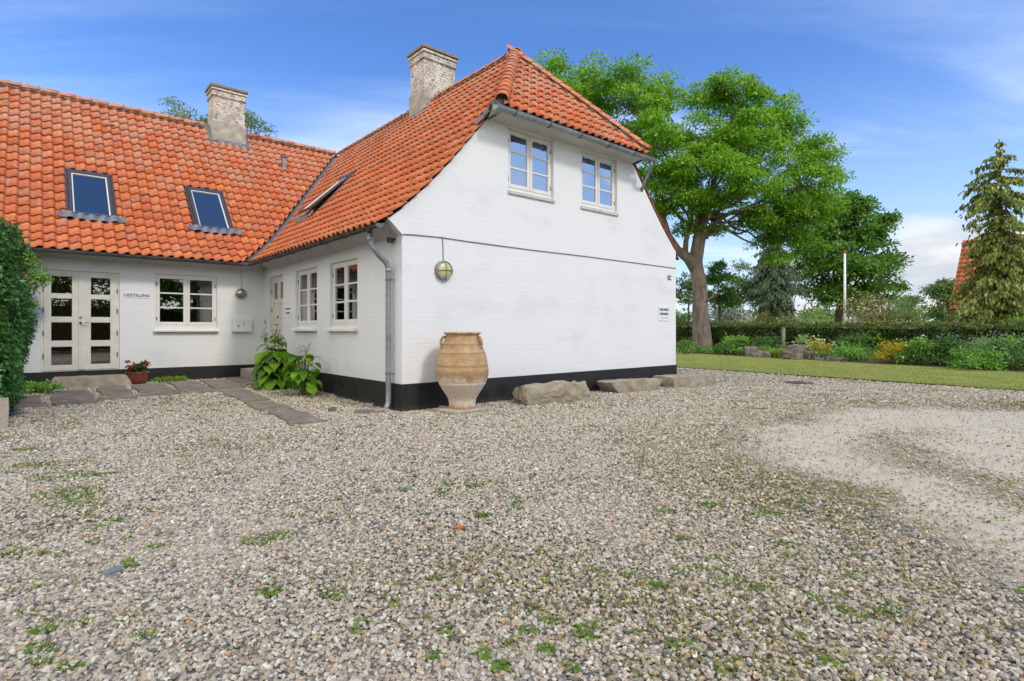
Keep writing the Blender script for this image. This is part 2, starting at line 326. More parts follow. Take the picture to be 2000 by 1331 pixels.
def mat_gravel():
    b = NB('gravel_bed'); p = b.pos()
    wv = b.comb(*[b.math('ADD', a, b.math('MULTIPLY', b.math('SUBTRACT', q, 0.5), 0.02)) for a, q in zip(b.sep(p)[:2], b.sep(b.noise(p, 30, 2, col=True))[:2])])
    v = b.N.new('ShaderNodeTexVoronoi'); b.L.new(wv, v.inputs['Vector']); v.inputs['Scale'].default_value = 52
    g = b.sep(v.outputs['Color'])[0]; c = b.ramp(g, PEBBLE)
    e = b.voro(wv, 52, 'DISTANCE_TO_EDGE'); c = b.mix(b.mr(e, 0.0, 0.16, 0.55, 0), c, (0.12, 0.095, 0.07))
    fine = b.voro(wv, 130, 'F1', 1); fr = b.ramp(b.sep(fine)[1], [(0, (0.25, 0.215, 0.155)), (0.5, (0.52, 0.465, 0.355)), (1, (0.75, 0.69, 0.56))])
    sand = b.attr('sand'); moss = b.attr('moss'); brown = b.attr('brown')
    big = b.noise(p, 2.5, 6, 0.7); sandc = b.mix(0.45, b.ramp(big, [(0.3, (0.45, 0.385, 0.275)), (0.7, (0.63, 0.56, 0.42))]), fr)
    c = b.mix(b.math('MULTIPLY', brown, 0.6), c, (0.20, 0.14, 0.08))
    mn = b.noise(p, 9, 5, 0.7); mc = b.ramp(b.noise(p, 24, 3), [(0.3, (0.06, 0.075, 0.012)), (0.7, (0.16, 0.16, 0.03))])
    c = b.mix(b.math('MULTIPLY', b.mr(mn, 0.45, 0.6), moss), c, mc)
    c = b.mix(b.mr(b.math('ADD', sand, b.math('MULTIPLY', b.math('SUBTRACT', big, 0.5), 0.5)), 0.25, 0.75), c, sandc)
    b.base(c); b.rough(0.9)
    h = b.math('SUBTRACT', 1.0, b.voro(wv, 52)); b.bump(b.math('ADD', h, b.math('MULTIPLY', b.noise(p, 3, 3), 2)), 0.55, 0.012); return b.m
MAT['gravel'] = mat_gravel()
def mat_lawn():
    b = NB('mown_grass'); p = b.pos()
    n = b.noise(p, 0.9, 5, 0.6); f = b.noise(p, 70, 4, 0.8); s = b.noise(b.mapv(p, (1, 1, 1), (0, 0, R(-55))), 9, 4)
    c = b.ramp(n, [(0.3, (0.19, 0.25, 0.035)), (0.55, (0.30, 0.32, 0.055)), (0.75, (0.46, 0.40, 0.12))])
    c = b.mix(b.mr(f, 0.35, 0.7, 0, 0.5), c, (0.34, 0.34, 0.10)); c = b.mix(b.mr(s, 0.45, 0.7, 0, 0.5), c, (0.14, 0.20, 0.03)); c = b.mix(b.mr(b.noise(p, 3.5, 4, .6), 0.55, 0.72, 0, 0.6), c, (0.46, 0.38, 0.15))
    b.base(c); b.rough(0.9); b.bump(f, 0.8, 0.03); return b.m
MAT['lawn'] = mat_lawn()
MAT['grass'] = mat_leaf('grass_blade', (0.12, 0.19, 0.030), (0.25, 0.31, 0.05), (0.46, 0.44, 0.12), 0.2, 1.2)
MAT['weed'] = mat_leaf('weed_leaf', (0.058, 0.130, 0.016), (0.124, 0.240, 0.023), (0.260, 0.312, 0.052), 0.2, 12.0)
MAT['dryweed'] = mat_leaf('dry_grass', (0.12, 0.11, 0.04), (0.22, 0.19, 0.08), (0.34, 0.28, 0.13), 0.2, 8.0)
MAT['soil'] = simple('dark_soil', (0.075, 0.055, 0.035), 0.95, var=0.3, scale=5, bump=0.6)
def mat_field():
    b = NB('meadow'); p = b.pos(); n = b.noise(p, 0.05, 5); c = b.ramp(n, [(0.35, (0.10, 0.13, 0.03)), (0.65, (0.26, 0.24, 0.07))]); b.base(c); b.rough(0.95); return b.m
MAT['field'] = mat_field()
def mat_pot():
    b = NB('weathered_terracotta'); o = b.tc('Object'); z = b.sep(o)[2]
    n = b.noise(o, 5, 6, 0.7); f = b.noise(o, 38, 5, 0.7); st = b.noise(b.mapv(o, (1, 1, 0.15)), 9, 5, 0.7)
    c = b.ramp(n, [(0.32, (0.38, 0.20, 0.10)), (0.5, (0.45, 0.30, 0.15)), (0.68, (0.56, 0.43, 0.24))])
    c = b.mix(b.mr(b.noise(o, 2.4, 3), 0.55, 0.7, 0, 0.7), c, (0.47, 0.22, 0.11))
    c = b.mix(b.mr(f, 0.62, 0.70, 0, 0.8), c, (0.12, 0.075, 0.045))
    zz = b.math('ADD', z, b.math('MULTIPLY', b.math('SUBTRACT', st, 0.5), 0.30))
    c = b.mix(b.mr(zz, 0.47, 0.40, 0, 0.85), c, b.ramp(f, [(0.35, (0.54, 0.42, 0.33)), (0.65, (0.76, 0.69, 0.60))]))
    c = b.mix(b.mr(zz, 0.08, 0.0, 0, 0.8), c, (0.40, 0.22, 0.07))
    dk = b.math('MULTIPLY', b.mr(z, 0.70, 1.0, 0, 1), b.mr(st, 0.45, 0.7, 0, 0.55)); c = b.mix(dk, c, (0.20, 0.13, 0.075))
    ring = b.math('MULTIPLY', b.mr(b.math('ABSOLUTE', b.math('SUBTRACT', z, 0.635)), 0.022, 0.006, 0, 0.42), b.mr(n, 0.35, 0.6, .4, 1)); c = b.mix(ring, c, (0.13, 0.08, 0.045))
    for zz in (0.508, 0.815, 0.938):
        c = b.mix(b.mr(b.math('ABSOLUTE', b.math('SUBTRACT', z, zz)), 0.016, 0.004, 0, 0.32), c, (0.12, 0.075, 0.045))
    b.base(c); b.rough(0.8); b.bump(b.math('ADD', f, b.math('MULTIPLY', n, 1.5)), 0.8, 0.014); return b.m
MAT['pot'] = mat_pot()
MAT['lamp_glass'] = simple('yellowed_lamp_glass', (0.52, 0.49, 0.20), 0.25, var=0.05)
MAT['glazedpot'] = simple('glazed_red_brown_pot', (0.17, 0.045, 0.025), 0.25, var=0.12)
MAT['mailbox'] = simple('white_powder_coat', (0.72, 0.75, 0.76), 0.35, var=0.02)
MAT['flagpole'] = simple('white_pole_paint', (0.75, 0.76, 0.76), 0.4)
MAT['redpaint'] = simple('red_paint', (0.45, 0.05, 0.03), 0.5)
MAT['post'] = simple('grey_wood_post', (0.26, 0.23, 0.18), 0.85, var=0.2, scale=8)
MAT['manhole'] = simple('rusty_cast_iron', (0.12, 0.085, 0.085), 0.8, 0.2, var=0.2, scale=12, bump=0.4)
MAT['lowlamp'] = simple('matt_grey_plastic', (0.12, 0.13, 0.15), 0.6)

# ------------------------------------------------------------------ object helpers
def props(o, label=None, cat=None, group=None, kind=None):
    if label: o['label'] = label
    if cat: o['category'] = cat
    if group: o['group'] = group
    if kind: o['kind'] = kind
    return o
def link(name, data, parent=None, mat=None, smooth=False):
    o = bpy.data.objects.new(name, data); col.objects.link(o)
    if parent is not None: o.parent = parent
    if mat is not None and data is not None: data.materials.append(MAT[mat] if isinstance(mat, str) else mat)
    return o
def empty(name, loc=(0, 0, 0), rz=0, parent=None):
    o = bpy.data.objects.new(name, None); col.objects.link(o); o.location = loc; o.rotation_euler = (0, 0, rz); o.empty_display_size = 0.2
    if parent is not None: o.parent = parent
    return o
def np_mesh(name, verts, faces, nper):
    """verts (n,3) array, faces (m,nper) array of indices -> mesh, fast"""
    me = bpy.data.meshes.new(name); verts = np.asarray(verts, dtype=np.float32); faces = np.asarray(faces, dtype=np.int32)
    m = len(faces); me.vertices.add(len(verts)); me.vertices.foreach_set('co', verts.ravel())
    me.loops.add(m * nper); me.loops.foreach_set('vertex_index', faces.ravel())
    me.polygons.add(m); me.polygons.foreach_set('loop_start', np.arange(0, m * nper, nper, dtype=np.int32))
    me.update(calc_edges=True); return me
class MB:
    def __init__(s): s.v = []; s.f = []
    def add(s, vs, fs):
        k = len(s.v); s.v += [tuple(v) for v in vs]; s.f += [tuple(i + k for i in f) for f in fs]; return s
    def box(s, x0, x1, y0, y1, z0, z1):
        return s.add([(x0, y0, z0), (x1, y0, z0), (x1, y1, z0), (x0, y1, z0), (x0, y0, z1), (x1, y0, z1), (x1, y1, z1), (x0, y1, z1)],
                     [(0, 3, 2, 1), (4, 5, 6, 7), (0, 1, 5, 4), (1, 2, 6, 5), (2, 3, 7, 6), (3, 0, 4, 7)])
    def tube(s, pts, r, n=8, cap=True):
        pts = [Vector(p) for p in pts]; rs = r if isinstance(r, (list, tuple)) else [r] * len(pts)
        ring = []; prev = None
        for i, p in enumerate(pts):
            d = (pts[min(i + 1, len(pts) - 1)] - pts[max(i - 1, 0)]).normalized()
            if prev is None: a = d.orthogonal().normalized()
            else:
                a = (prev - d * prev.dot(d))
                a = a.normalized() if a.length > 1e-5 else d.orthogonal().normalized()
            prev = a; b = d.cross(a)
            ring.append([p + (a * math.cos(2 * PI * k / n) + b * math.sin(2 * PI * k / n)) * rs[i] for k in range(n)])
        vs = [v for q in ring for v in q]; fs = []
        for i in range(len(pts) - 1):
            for k in range(n): fs.append((i * n + k, i * n + (k + 1) % n, (i + 1) * n + (k + 1) % n, (i + 1) * n + k))
        if cap: fs.append(tuple(range(n - 1, -1, -1))); fs.append(tuple((len(pts) - 1) * n + k for k in range(n)))
        return s.add(vs, fs)
    def lathe(s, prof, n=24, c=(0, 0, 0)):
        vs = []; fs = []
        for (r, z) in prof:
            for k in range(n): vs.append((c[0] + r * math.cos(2 * PI * k / n), c[1] + r * math.sin(2 * PI * k / n), c[2] + z))
        for i in range(len(prof) - 1):
            for k in range(n): fs.append((i * n + k, i * n + (k + 1) % n, (i + 1) * n + (k + 1) % n, (i + 1) * n + k))
        return s.add(vs, fs)
    def prism(s, poly, axis, a, b):
        """poly: 2D points; extruded along axis (0,1,2) from a to b"""
        def mk(p, t):
            return (t, p[0], p[1]) if axis == 0 else ((p[0], t, p[1]) if axis == 1 else (p[0], p[1], t))
        n = len(poly); vs = [mk(p, a) for p in poly] + [mk(p, b) for p in poly]
        fs = [tuple(range(n)), tuple(range(2 * n - 1, n - 1, -1))] + [(i, i + n, (i + 1) % n + n, (i + 1) % n) for i in range(n)]
        return s.add(vs, fs)
    def build(s, name, mat=None, parent=None, smooth=False, bevel=0, recalc=True):
        me = bpy.data.meshes.new(name); me.from_pydata(s.v, [], s.f)
        if recalc:
            bm = bmesh.new(); bm.from_mesh(me); bmesh.ops.recalc_face_normals(bm, faces=bm.faces)
            if bevel: bmesh.ops.bevel(bm, geom=[e for e in bm.edges if len(e.link_faces) == 2 and e.calc_face_angle(0) > 0.5], offset=bevel, segments=1, affect='EDGES', clamp_overlap=True)
            bm.to_mesh(me); bm.free()
        if smooth: me.polygons.foreach_set('use_smooth', [True] * len(me.polygons))
        me.update(); return link(name, me, parent, mat)

# house frame: u along the gable wall, v along the side wall towards the courtyard corner
TH = R(40.65); AX, AY = -1.612, 8.15
UV = Vector((math.cos(TH), math.sin(TH))); VV = Vector((-math.sin(TH), math.cos(TH)))
def HL(u, v, z=0): return Vector((AX + UV.x * u + VV.x * v, AY + UV.y * u + VV.y * v, z))
def loc_uv(x, y): dx, dy = x - AX, y - AY; return dx * UV.x + dy * UV.y, dx * VV.x + dy * VV.y
def sst(x, a, b):
    t = np.clip((x - a) / (b - a), 0, 1); return t * t * (3 - 2 * t)
def gz(x, y):
    u, v = loc_uv(x, y); return 0.115 * sst(v, 0.6, 5.6) * (1 - sst(u, -0.2, 1.5))
def at(px, py, Y): return Vector(((px - 1000) / FPX * Y, Y, CAMZ - (py - HOR) / FPX * Y))
def gpt(px, py, z=0.0): Y = (CAMZ - z) * FPX / (py - HOR); return Vector(((px - 1000) / FPX * Y, Y, z))

# ================================================================== GROUND
def ground():
    mb = MB(); S = 1200
    mb.add([(-S, -200, -0.07), (S, -200, -0.07), (S, S, -0.07), (-S, S, -0.07)], [(0, 1, 2, 3)])
    props(mb.build('ground', 'field', recalc=False), 'flat green meadow reaching to the horizon', kind='structure')
ground()
SC = np.array([6.9, 4.2])
def masks(x, y):
    """sand / moss / brown masks of the yard, numpy arrays"""
    n = np.array([mnoise.noise(Vector((a * 0.55, b * 0.55, 0))) for a, b in zip(x, y)])
    n2 = np.array([mnoise.noise(Vector((a * 1.7, b * 1.7, 4))) for a, b in zip(x, y)])
    d = np.hypot((x - SC[0]) * 0.98, y - SC[1]) + n * 0.45 + n2 * 0.22
    sand = (1 - sst(d, 3.75, 5.15)) * .96
    ang = np.arctan2(y - SC[1], x - SC[0])
    band = np.exp(-((d - 3.25) / 0.38) ** 2) * sst(np.abs(ang), 1.9, 2.6) * 0.55
    inner = np.clip(0.14 + 0.6 * n2, 0, 0.45) * (1 - sst(d, 2.2, 3.0))
    sand = np.clip(sand - band - inner * 0.9, 0, 1)
    # worn fade towards the near side of the track
    moss = sst(d, 6.6, 4.6) * (1 - sand) * sst(y, 1.6, 3.0) * np.clip(0.55 + n, 0, 1)
    moss = np.maximum(moss, np.clip(n2 * 1.6 - 0.1, 0, 1) * sst(x, -1.0, -4.5) * 0.8)
    moss = np.maximum(moss, np.clip(n2 * 1.8, 0, 1) * sst(y, 9.5, 11) * sst(x, 2, 4))
    brown = np.clip(moss * 0.7 + np.clip(n * 1.3 - 0.25, 0, 0.7) * (1 - sand), 0, 1)
    return sand, moss, brown
def in_house(x, y, m=0.0):
    u, v = loc_uv(x, y); return ((u > -m) & (u < 7.075 + m) & (v > -m) & (v < 14)) | ((v > 6.48 - m) & (v < 14) & (u < 7) & (u > -9))
LAWN = [(3.2, 21.0), (5.27, 17.9), (7.4, 14.7), (10.0, 10.95), (12.4, 7.6), (15.5, 2.5), (20, -6)]
def lawn_x(y):
    ys = np.array([p[1] for p in LAWN][::-1]); xs = np.array([p[0] for p in LAWN][::-1]); return np.interp(y, ys, xs)
def yard():
    xs = np.arange(-16, 17.01, 0.16); ys = np.arange(-5, 22.01, 0.16); X, Y = np.meshgrid(xs, ys); X = X.ravel(); Y = Y.ravel()
    Z = gz(X, Y) + np.array([mnoise.noise(Vector((a * 0.8, b * 0.8, 9))) for a, b in zip(X, Y)]) * 0.012 - 0.008
    nx = len(xs); ny = len(ys)
    i = np.arange(nx * ny).reshape(ny, nx); F = np.stack([i[:-1, :-1], i[:-1, 1:], i[1:, 1:], i[1:, :-1]], -1).reshape(-1, 4)
    me = np_mesh('gravel_yard', np.stack([X, Y, Z], 1), F, 4)
    sand, moss, brown = masks(X, Y)
    for nme, a in (('sand', sand), ('moss', moss), ('brown', brown)):
        at_ = me.attributes.new(nme, 'FLOAT', 'POINT'); at_.data.foreach_set('value', a.astype(np.float32))
    me.polygons.foreach_set('use_smooth', [True] * len(me.polygons))
    props(link('gravel_yard', me, None, 'gravel'), 'grey and beige gravel courtyard with a worn sandy wheel track', kind='structure')
yard()
def pebbles():
    rs = np.random.RandomState(3); P = []; Sx = []
    for (y0, y1, dens, r0, r1) in ((1.2, 3.2, 4900, .0055, .0115), (3.2, 5.5, 3600, .0060, .0125), (5.5, 8.5, 1900, .0075, .0145), (8.5, 12.5, 900, .010, .018), (12.5, 18, 300, .013, .021)):
        w = 1.02 * y1 + 1.7; n = int(dens * (y1 - y0) * 2 * w); x = rs.uniform(-w, w, n); y = rs.uniform(y0, y1, n)
        k = np.abs(x) < 1.02 * y + 1.7; x = x[k]; y = y[k]
        k = ~in_house(x, y) & (x < lawn_x(y) - 0.02); x = x[k]; y = y[k]
        # masks on a coarse lookup for speed
        gx = np.round(x / 0.12).astype(int); gy = np.round(y / 0.12).astype(int); key = gx * 100000 + gy
        uq, inv = np.unique(key, return_inverse=True); ux = np.round(uq / 100000.0); uy = uq - ux * 100000
        s_, m_, b_ = masks(ux * 0.12, uy * 0.12); s_, m_, b_ = s_[inv], m_[inv], b_[inv]
        u, v = loc_uv(x, y)
        keep = rs.rand(len(x)) < np.clip(1 - s_ ** 0.7 * 0.95, 0.05, 1) * (1 - 0.45 * m_) * (1 - 0.35 * b_)
        x = x[keep]; y = y[keep]; s_ = s_[keep]
        z = gz(x, y) + rs.uniform(-.004, .005, len(x)) + 0.001
        r = rs.uniform(r0, r1, len(x)) ** 1.0; big = rs.rand(len(x)) < 0.03; r[big] *= 1.45; r *= (1 - 0.4 * s_)
        P.append(np.stack([x, y, z], 1)); Sx.append(r)
    P = np.concatenate(P); Sx = np.concatenate(Sx)
    me = bpy.data.meshes.new('gravel_stones'); me.vertices.add(len(P)); me.vertices.foreach_set('co', P.astype(np.float32).ravel())
    a = me.attributes.new('scl', 'FLOAT', 'POINT'); a.data.foreach_set('value', Sx.astype(np.float32)); me.update()
    o = link('gravel_stones', me, None, 'pebble')
    ng = bpy.data.node_groups.new('scatter_pebbles', 'GeometryNodeTree')
    ng.interface.new_socket('Geometry', in_out='INPUT', socket_type='NodeSocketGeometry'); ng.interface.new_socket('Geometry', in_out='OUTPUT', socket_type='NodeSocketGeometry')
    N = ng.nodes; L = ng.links; gi = N.new('NodeGroupInput'); go = N.new('NodeGroupOutput')
    g2i = N.new('GeometryNodeGeometryToInstance')
    for k in range(5):
        ico = N.new('GeometryNodeMeshIcoSphere'); ico.inputs['Radius'].default_value = 1; ico.inputs['Subdivisions'].default_value = 2
        ps = N.new('GeometryNodeInputPosition'); ad = N.new('ShaderNodeVectorMath'); ad.operation = 'ADD'; ad.inputs[1].default_value = (k * 7.3, k * 3.1, k)
        nz = N.new('ShaderNodeTexNoise'); nz.inputs['Scale'].default_value = 1.0; nz.inputs['Detail'].default_value = 1
        L.new(ps.outputs[0], ad.inputs[0]); L.new(ad.outputs[0], nz.inputs['Vector'])
        sb = N.new('ShaderNodeVectorMath'); sb.operation = 'SUBTRACT'; L.new(nz.outputs['Color'], sb.inputs[0]); sb.inputs[1].default_value = (.5, .5, .5)
        sc = N.new('ShaderNodeVectorMath'); sc.operation = 'SCALE'; L.new(sb.outputs[0], sc.inputs[0]); sc.inputs['Scale'].default_value = 1.3
        sp = N.new('GeometryNodeSetPosition'); L.new(ico.outputs[0], sp.inputs['Geometry']); L.new(sc.outputs[0], sp.inputs['Offset'])
        tr = N.new('GeometryNodeTransform'); L.new(sp.outputs[0], tr.inputs['Geometry']); tr.inputs['Scale'].default_value = (0.98 + 0.07 * k, 0.86, 0.60 + 0.05 * k)
        sm = N.new('GeometryNodeSetMaterial'); sm.inputs['Material'].default_value = MAT['pebble']; L.new(tr.outputs[0], sm.inputs['Geometry']); L.new(sm.outputs[0], g2i.inputs[0])
    iop = N.new('GeometryNodeInstanceOnPoints'); L.new(gi.outputs[0], iop.inputs['Points']); L.new(g2i.outputs[0], iop.inputs['Instance']); iop.inputs['Pick Instance'].default_value = True
    rv = N.new('FunctionNodeRandomValue'); rv.data_type = 'FLOAT_VECTOR'; rv.inputs[0].default_value = (-0.55, -0.55, 0); rv.inputs[1].default_value = (0.55, 0.55, 6.283)
    L.new(rv.outputs[0], iop.inputs['Rotation'])
    na = N.new('GeometryNodeInputNamedAttribute'); na.data_type = 'FLOAT'; na.inputs[0].default_value = 'scl'; L.new(na.outputs[0], iop.inputs['Scale'])
    L.new(iop.outputs[0], go.inputs[0])
    md = o.modifiers.new('scatter', 'NODES'); md.node_group = ng
    props(o, 'loose rounded grey, beige and white pebbles covering the courtyard', kind='stuff')
pebbles()

# ================================================================== FOLIAGE MACHINERY
rsF = np.random.RandomState(11)
def unit(a): return a / np.maximum(np.linalg.norm(a, axis=1, keepdims=True), 1e-6)
def leaves_arrays(P, D, Nn, Ln, Wd, fold=0.25):
    """rhombic folded leaves: P base, D direction, Nn rough normal"""
    D = unit(D); S = unit(np.cross(D, Nn)); Nn = np.cross(S, D); Ln = np.asarray(Ln)[:, None]; Wd = np.asarray(Wd)[:, None]
    a = P; c = P + D * Ln; m = P + D * Ln * 0.45 + Nn * Wd * fold
    b = m + S * Wd * 0.5; d = m - S * Wd * 0.5
    V = np.stack([a, b, c, d], 1).reshape(-1, 3); F = np.arange(len(P) * 4).reshape(-1, 4); return V, F
def leaf_obj(name, arrs, mat, parent=None, kind=None):
    V = []; F = []; k = 0
    for v, f in arrs: V.append(v); F.append(f + k); k += len(v)
    me = np_mesh(name, np.concatenate(V), np.concatenate(F), 4)
    o = link(name, me, parent, mat)
    if kind: o['kind'] = kind
    return o
def rand_dirs(n, rs=rsF):
    d = rs.normal(size=(n, 3)); return unit(d)
def clump(c, r, n, L, W, flat=0.75, droop=0.35, outw=1.0, rs=rsF, shell=0.35):
    """n leaves in a rounded clump, leaves pointing outward and a little down"""
    d = rand_dirs(n, rs); d[:, 2] = np.where(d[:, 2] < -0.35, -d[:, 2] * 0.6, d[:, 2])
    rad = r * (shell + (1 - shell) * rs.rand(n)) ; q = d * rad[:, None]; q[:, 2] *= flat
    P = np.array(c) + q
    D = d * outw + rs.normal(size=(n, 3)) * 0.55; D[:, 2] -= droop
    Nn = d * 0.5 + np.array([0, 0, 1.0]) + rs.normal(size=(n, 3)) * 0.35
    s = rs.uniform(0.7, 1.25, n)
    return leaves_arrays(P, D, unit(Nn), L * s, W * s)
def curve_pts(a, b, sag, n=6, rs=random, wob=0.06):
    a = Vector(a); b = Vector(b); L = (b - a).length; out = []
    for i in range(n + 1):
        t = i / n; p = a.lerp(b, t) + Vector((0, 0, sag * L * math.sin(PI * t)))
        if 0 < i < n: p += Vector((rs.uniform(-1, 1), rs.uniform(-1, 1), rs.uniform(-1, 1))) * wob * L
        out.append(p)
    return out

def broad_tree(name, label, base, trunk, lobes, leafmat, barkmat, sub, per, L, W, group=None, cat='tree', sub_r=0.9, limbs=True, seed=1, flat=0.7, r0=0.4):
    """trunk: list of (point, radius); lobes: list of (centre, radii). One thing: trunk > limb, crown"""
    random.seed(seed); rs = np.random.RandomState(seed)
    t = empty(name, base); B = Vector(base)
    mb = MB(); pts = [Vector(p) - B for p, _ in trunk]; mb.tube(pts, [r for _, r in trunk], 12)
    tr = mb.build('trunk', barkmat, t, smooth=True)
    arrs = []; top = pts[-1]; bm_ = MB()
    for li, (c, rad) in enumerate(lobes):
        c = Vector(c) - B; rad = Vector(rad) if not isinstance(rad, (int, float)) else Vector((rad, rad, rad * 0.85))
        if limbs:
            st = pts[-1] if li % 3 else pts[-2]
            path = curve_pts(st, c, 0.05, 5); bm_.tube(path, [r0 * (1 - 0.15 * i) * 0.55 for i in range(6)], 7, cap=False)
        ns = max(3, int(sub * (rad.x * rad.z)))
        for k in range(ns):
            d = rand_dirs(1, rs)[0]; 
            if d[2] < -0.5: d[2] *= -0.5
            f = rs.uniform(0.55, 1.0); cc = c + Vector((d[0] * rad.x, d[1] * rad.y, d[2] * rad.z)) * f
            if limbs and k % 2 == 0: bm_.tube(curve_pts(c, cc, 0.02, 3, wob=0.04), [0.06 * r0 * 2, 0.045 * r0 * 2, 0.03 * r0 * 2, 0.02], 5, cap=False)
            arrs.append(clump(cc, sub_r * rs.uniform(0.65, 1.2), per, L, W, flat, 0.4, 1.0, rs))
    if limbs and bm_.v: bm_.build('limb', barkmat, t, smooth=True)['kind'] = 'stuff'
    leaf_obj('crown', arrs, leafmat, t)
    props(t, label, cat, group); return t
def conifer(name, label, base, H, rad, leafmat, barkmat, nlev, L, W, seed=1, droop=0.5, ragged=0.25, per=16, lean=0, z0=0.04, pw=.85):
    random.seed(seed); rs = np.random.RandomState(seed); t = empty(name, base)
    MB().tube([(0, 0, -0.2), (lean * .4, 0, H * 0.5), (lean, 0, H)], [H * 0.022, H * 0.013, 0.02], 8).build('trunk', barkmat, t, smooth=True)
    arrs = []; bmb = MB()
    for i in range(nlev):
        f = i / (nlev - 1); z = H * (z0 + (0.985 - z0) * f); R_ = rad * (1 - f) ** pw * (0.75 + 0.25 * math.sin(f * 9 + seed)) + 0.12
        nb = max(4, int(11 * (1 - f) + 4)); a0 = rs.rand() * 6
        for b in range(nb):
            a = a0 + 2 * PI * b / nb + rs.uniform(-.3, .3); r = R_ * rs.uniform(1 - ragged * 1.6, 1 + ragged)
            tip = Vector((lean * f + math.cos(a) * r, math.sin(a) * r, z - droop * r * rs.uniform(.3, .7) + 0.12 * r))
            st = Vector((lean * f, 0, z)); mid = st.lerp(tip, 0.55) + Vector((0, 0, 0.10 * r))
            bmb.tube([st, mid, tip], [0.03 + 0.01 * r, 0.02, 0.006], 4, cap=False)
            n = max(6, int(per * r / rad * 2 + 5)); tt = rs.uniform(0.12, 1.0, n) ** 0.8
            P = np.array([(st.lerp(mid, x / .55) if x < .55 else mid.lerp(tip, (x - .55) / .45)) for x in tt]) + rs.normal(size=(n, 3)) * np.array([.10, .10, .06]) * (0.4 + r)*0.6
            D = np.tile(np.array([math.cos(a), math.sin(a), -0.2]), (n, 1)) * 0.7 + rs.normal(size=(n, 3)) * 0.5; D[:, 2] -= droop * 1.6
            Nn = np.array([0, 0, 1.0]) + rs.normal(size=(n, 3)) * 0.6 + D * 0.1
            s = rs.uniform(.6, 1.3, n); arrs.append(leaves_arrays(P, D, unit(Nn), L * s, W * s))
    bmb.build('branch', barkmat, t)['kind'] = 'stuff'
    leaf_obj('crown', arrs, leafmat, t); props(t, label, 'tree'); return t
def shrub(name, label, c, rad, n, mat, L, W, cat='bush', group=None, seed=0, stems=True, flowers=None, flat=1.0, parent=None):
    """bush: several clumps on stems; c = ground point"""
    rs = np.random.RandomState(seed + 5); random.seed(seed); t = empty(name, c)
    rx, ry, h = rad; k = max(6, int(8 + rx * 4)); arrs = []; mb = MB(); tops = []
    for i in range(k):
        a = rs.uniform(0, 2 * PI); q = math.sqrt(rs.rand()) * 0.62; zc = h * (rs.uniform(0.12, 0.35) if i % 2 else rs.uniform(0.45, 0.76)); q *= 1.15 if i % 2 else 1
        cc = (math.cos(a) * q * rx, math.sin(a) * q * ry, zc); r = min(rx, h) * rs.uniform(0.38, 0.6)
        arrs.append(clump(cc, r, n // k, L, W, 0.9, 0.15, 0.9, rs, 0.15)); tops.append((cc, r))
        mb.tube([(cc[0] * .3, cc[1] * .3, -0.05), cc], [0.02, 0.008], 5, cap=False)
    mb.build('stem', 'bark2', t); leaf_obj('foliage', arrs, mat, t)
    if flowers:
        fm, fn, fs = flowers; P = []
        for _ in range(fn):
            cc, r = tops[rs.randint(len(tops))]; d = rand_dirs(1, rs)[0]; d[2] = abs(d[2]); P.append(np.array(cc) + d * r * 1.02)
        P = np.array(P); fl = []
        for _ in range(4):
            D = rs.normal(size=P.shape); D[:, 2] *= 0.4; fl.append(leaves_arrays(P, D, unit(np.array([0, 0, 1.0]) + rs.normal(size=P.shape) * .3), np.full(len(P), fs), np.full(len(P), fs)))
        leaf_obj('flower', fl, fm, t)
    props(t, label, cat, group); return t

# ================================================================== HOUSE
W_, VW, RID = 7.075, 10.4, 6.93          # gable width, v of the wing ridge, ridge height
UC = W_ / 2; VE = 6.13                     # VE: eaves line of the wing
PU = [-.46, -.35, -.17, .1, .5, .9, 1.7, 3.54]; PZ = [2.66, 2.735, 2.87, 3.09, 3.47, 3.90, 4.83, RID]
def prof(u):
    if u < PU[0]: return PZ[0] + (u - PU[0]) * .68
    return float(np.interp(u, PU, PZ))
KW = (VW - VE) / (UC + .35)
def wprof(v): return prof(-.35 + (v - VE) / KW)
def hipz(v): return RID - 1.10 * (1.57 - v)
HX = Matrix.Translation((AX, AY, 0)) @ Matrix.Rotation(TH, 4, 'Z')
house = empty('house', (AX, AY, 0), TH)
props(house, 'whitewashed L-shaped house with red pantile roofs, half-hipped gable and black plinth', 'house')

def wall_with_holes(poly, holes, plane, depth, name='wall', mat='wall'):
    """poly, holes: (a, z); plane('u', c) or ('v', c): wall lies at that coordinate; depth = reveal direction"""
    axis, c = plane
    def P(a, z, d=0.0): return (a, c + d, z) if axis == 'v' else (c + d, a, z)
    loops = [[Vector((a, z, 0)) for a, z in poly]] + [[Vector((a, z, 0)) for a, z in ((h[0], h[2]), (h[1], h[2]), (h[1], h[3]), (h[0], h[3]))] for h in holes]
    tri = tessellate_polygon(loops); flat = [p for l in loops for p in l]
    mb = MB(); mb.add([P(p.x, p.y) for p in flat], tri)
    for (a0, a1, z0, z1) in holes:
        q = [(a0, z0), (a1, z0), (a1, z1), (a0, z1)]
        for i in range(4):
            p0, p1 = q[i], q[(i + 1) % 4]; mb.add([P(*p0), P(*p1), P(*p1, depth), P(*p0, depth)], [(0, 1, 2, 3)])
    return mb.build(name, mat, house, recalc=False)
gable = [(0, .40), (W_, .40), (W_, 2.62)]
half = [(u, prof(u) - 0.014) for u in (.0, .1, .5, .9, 1.3, 1.62)]
gable += [(W_, prof(0) - .014)] + [(W_ - u, z) for u, z in half[1:]] + [(u, z) for u, z in half[::-1]]
wall_with_holes(gable, [(2.04, 3.13, 3.585, 4.67), (3.87, 4.96, 3.585, 4.67)], ('v', 0), .14)
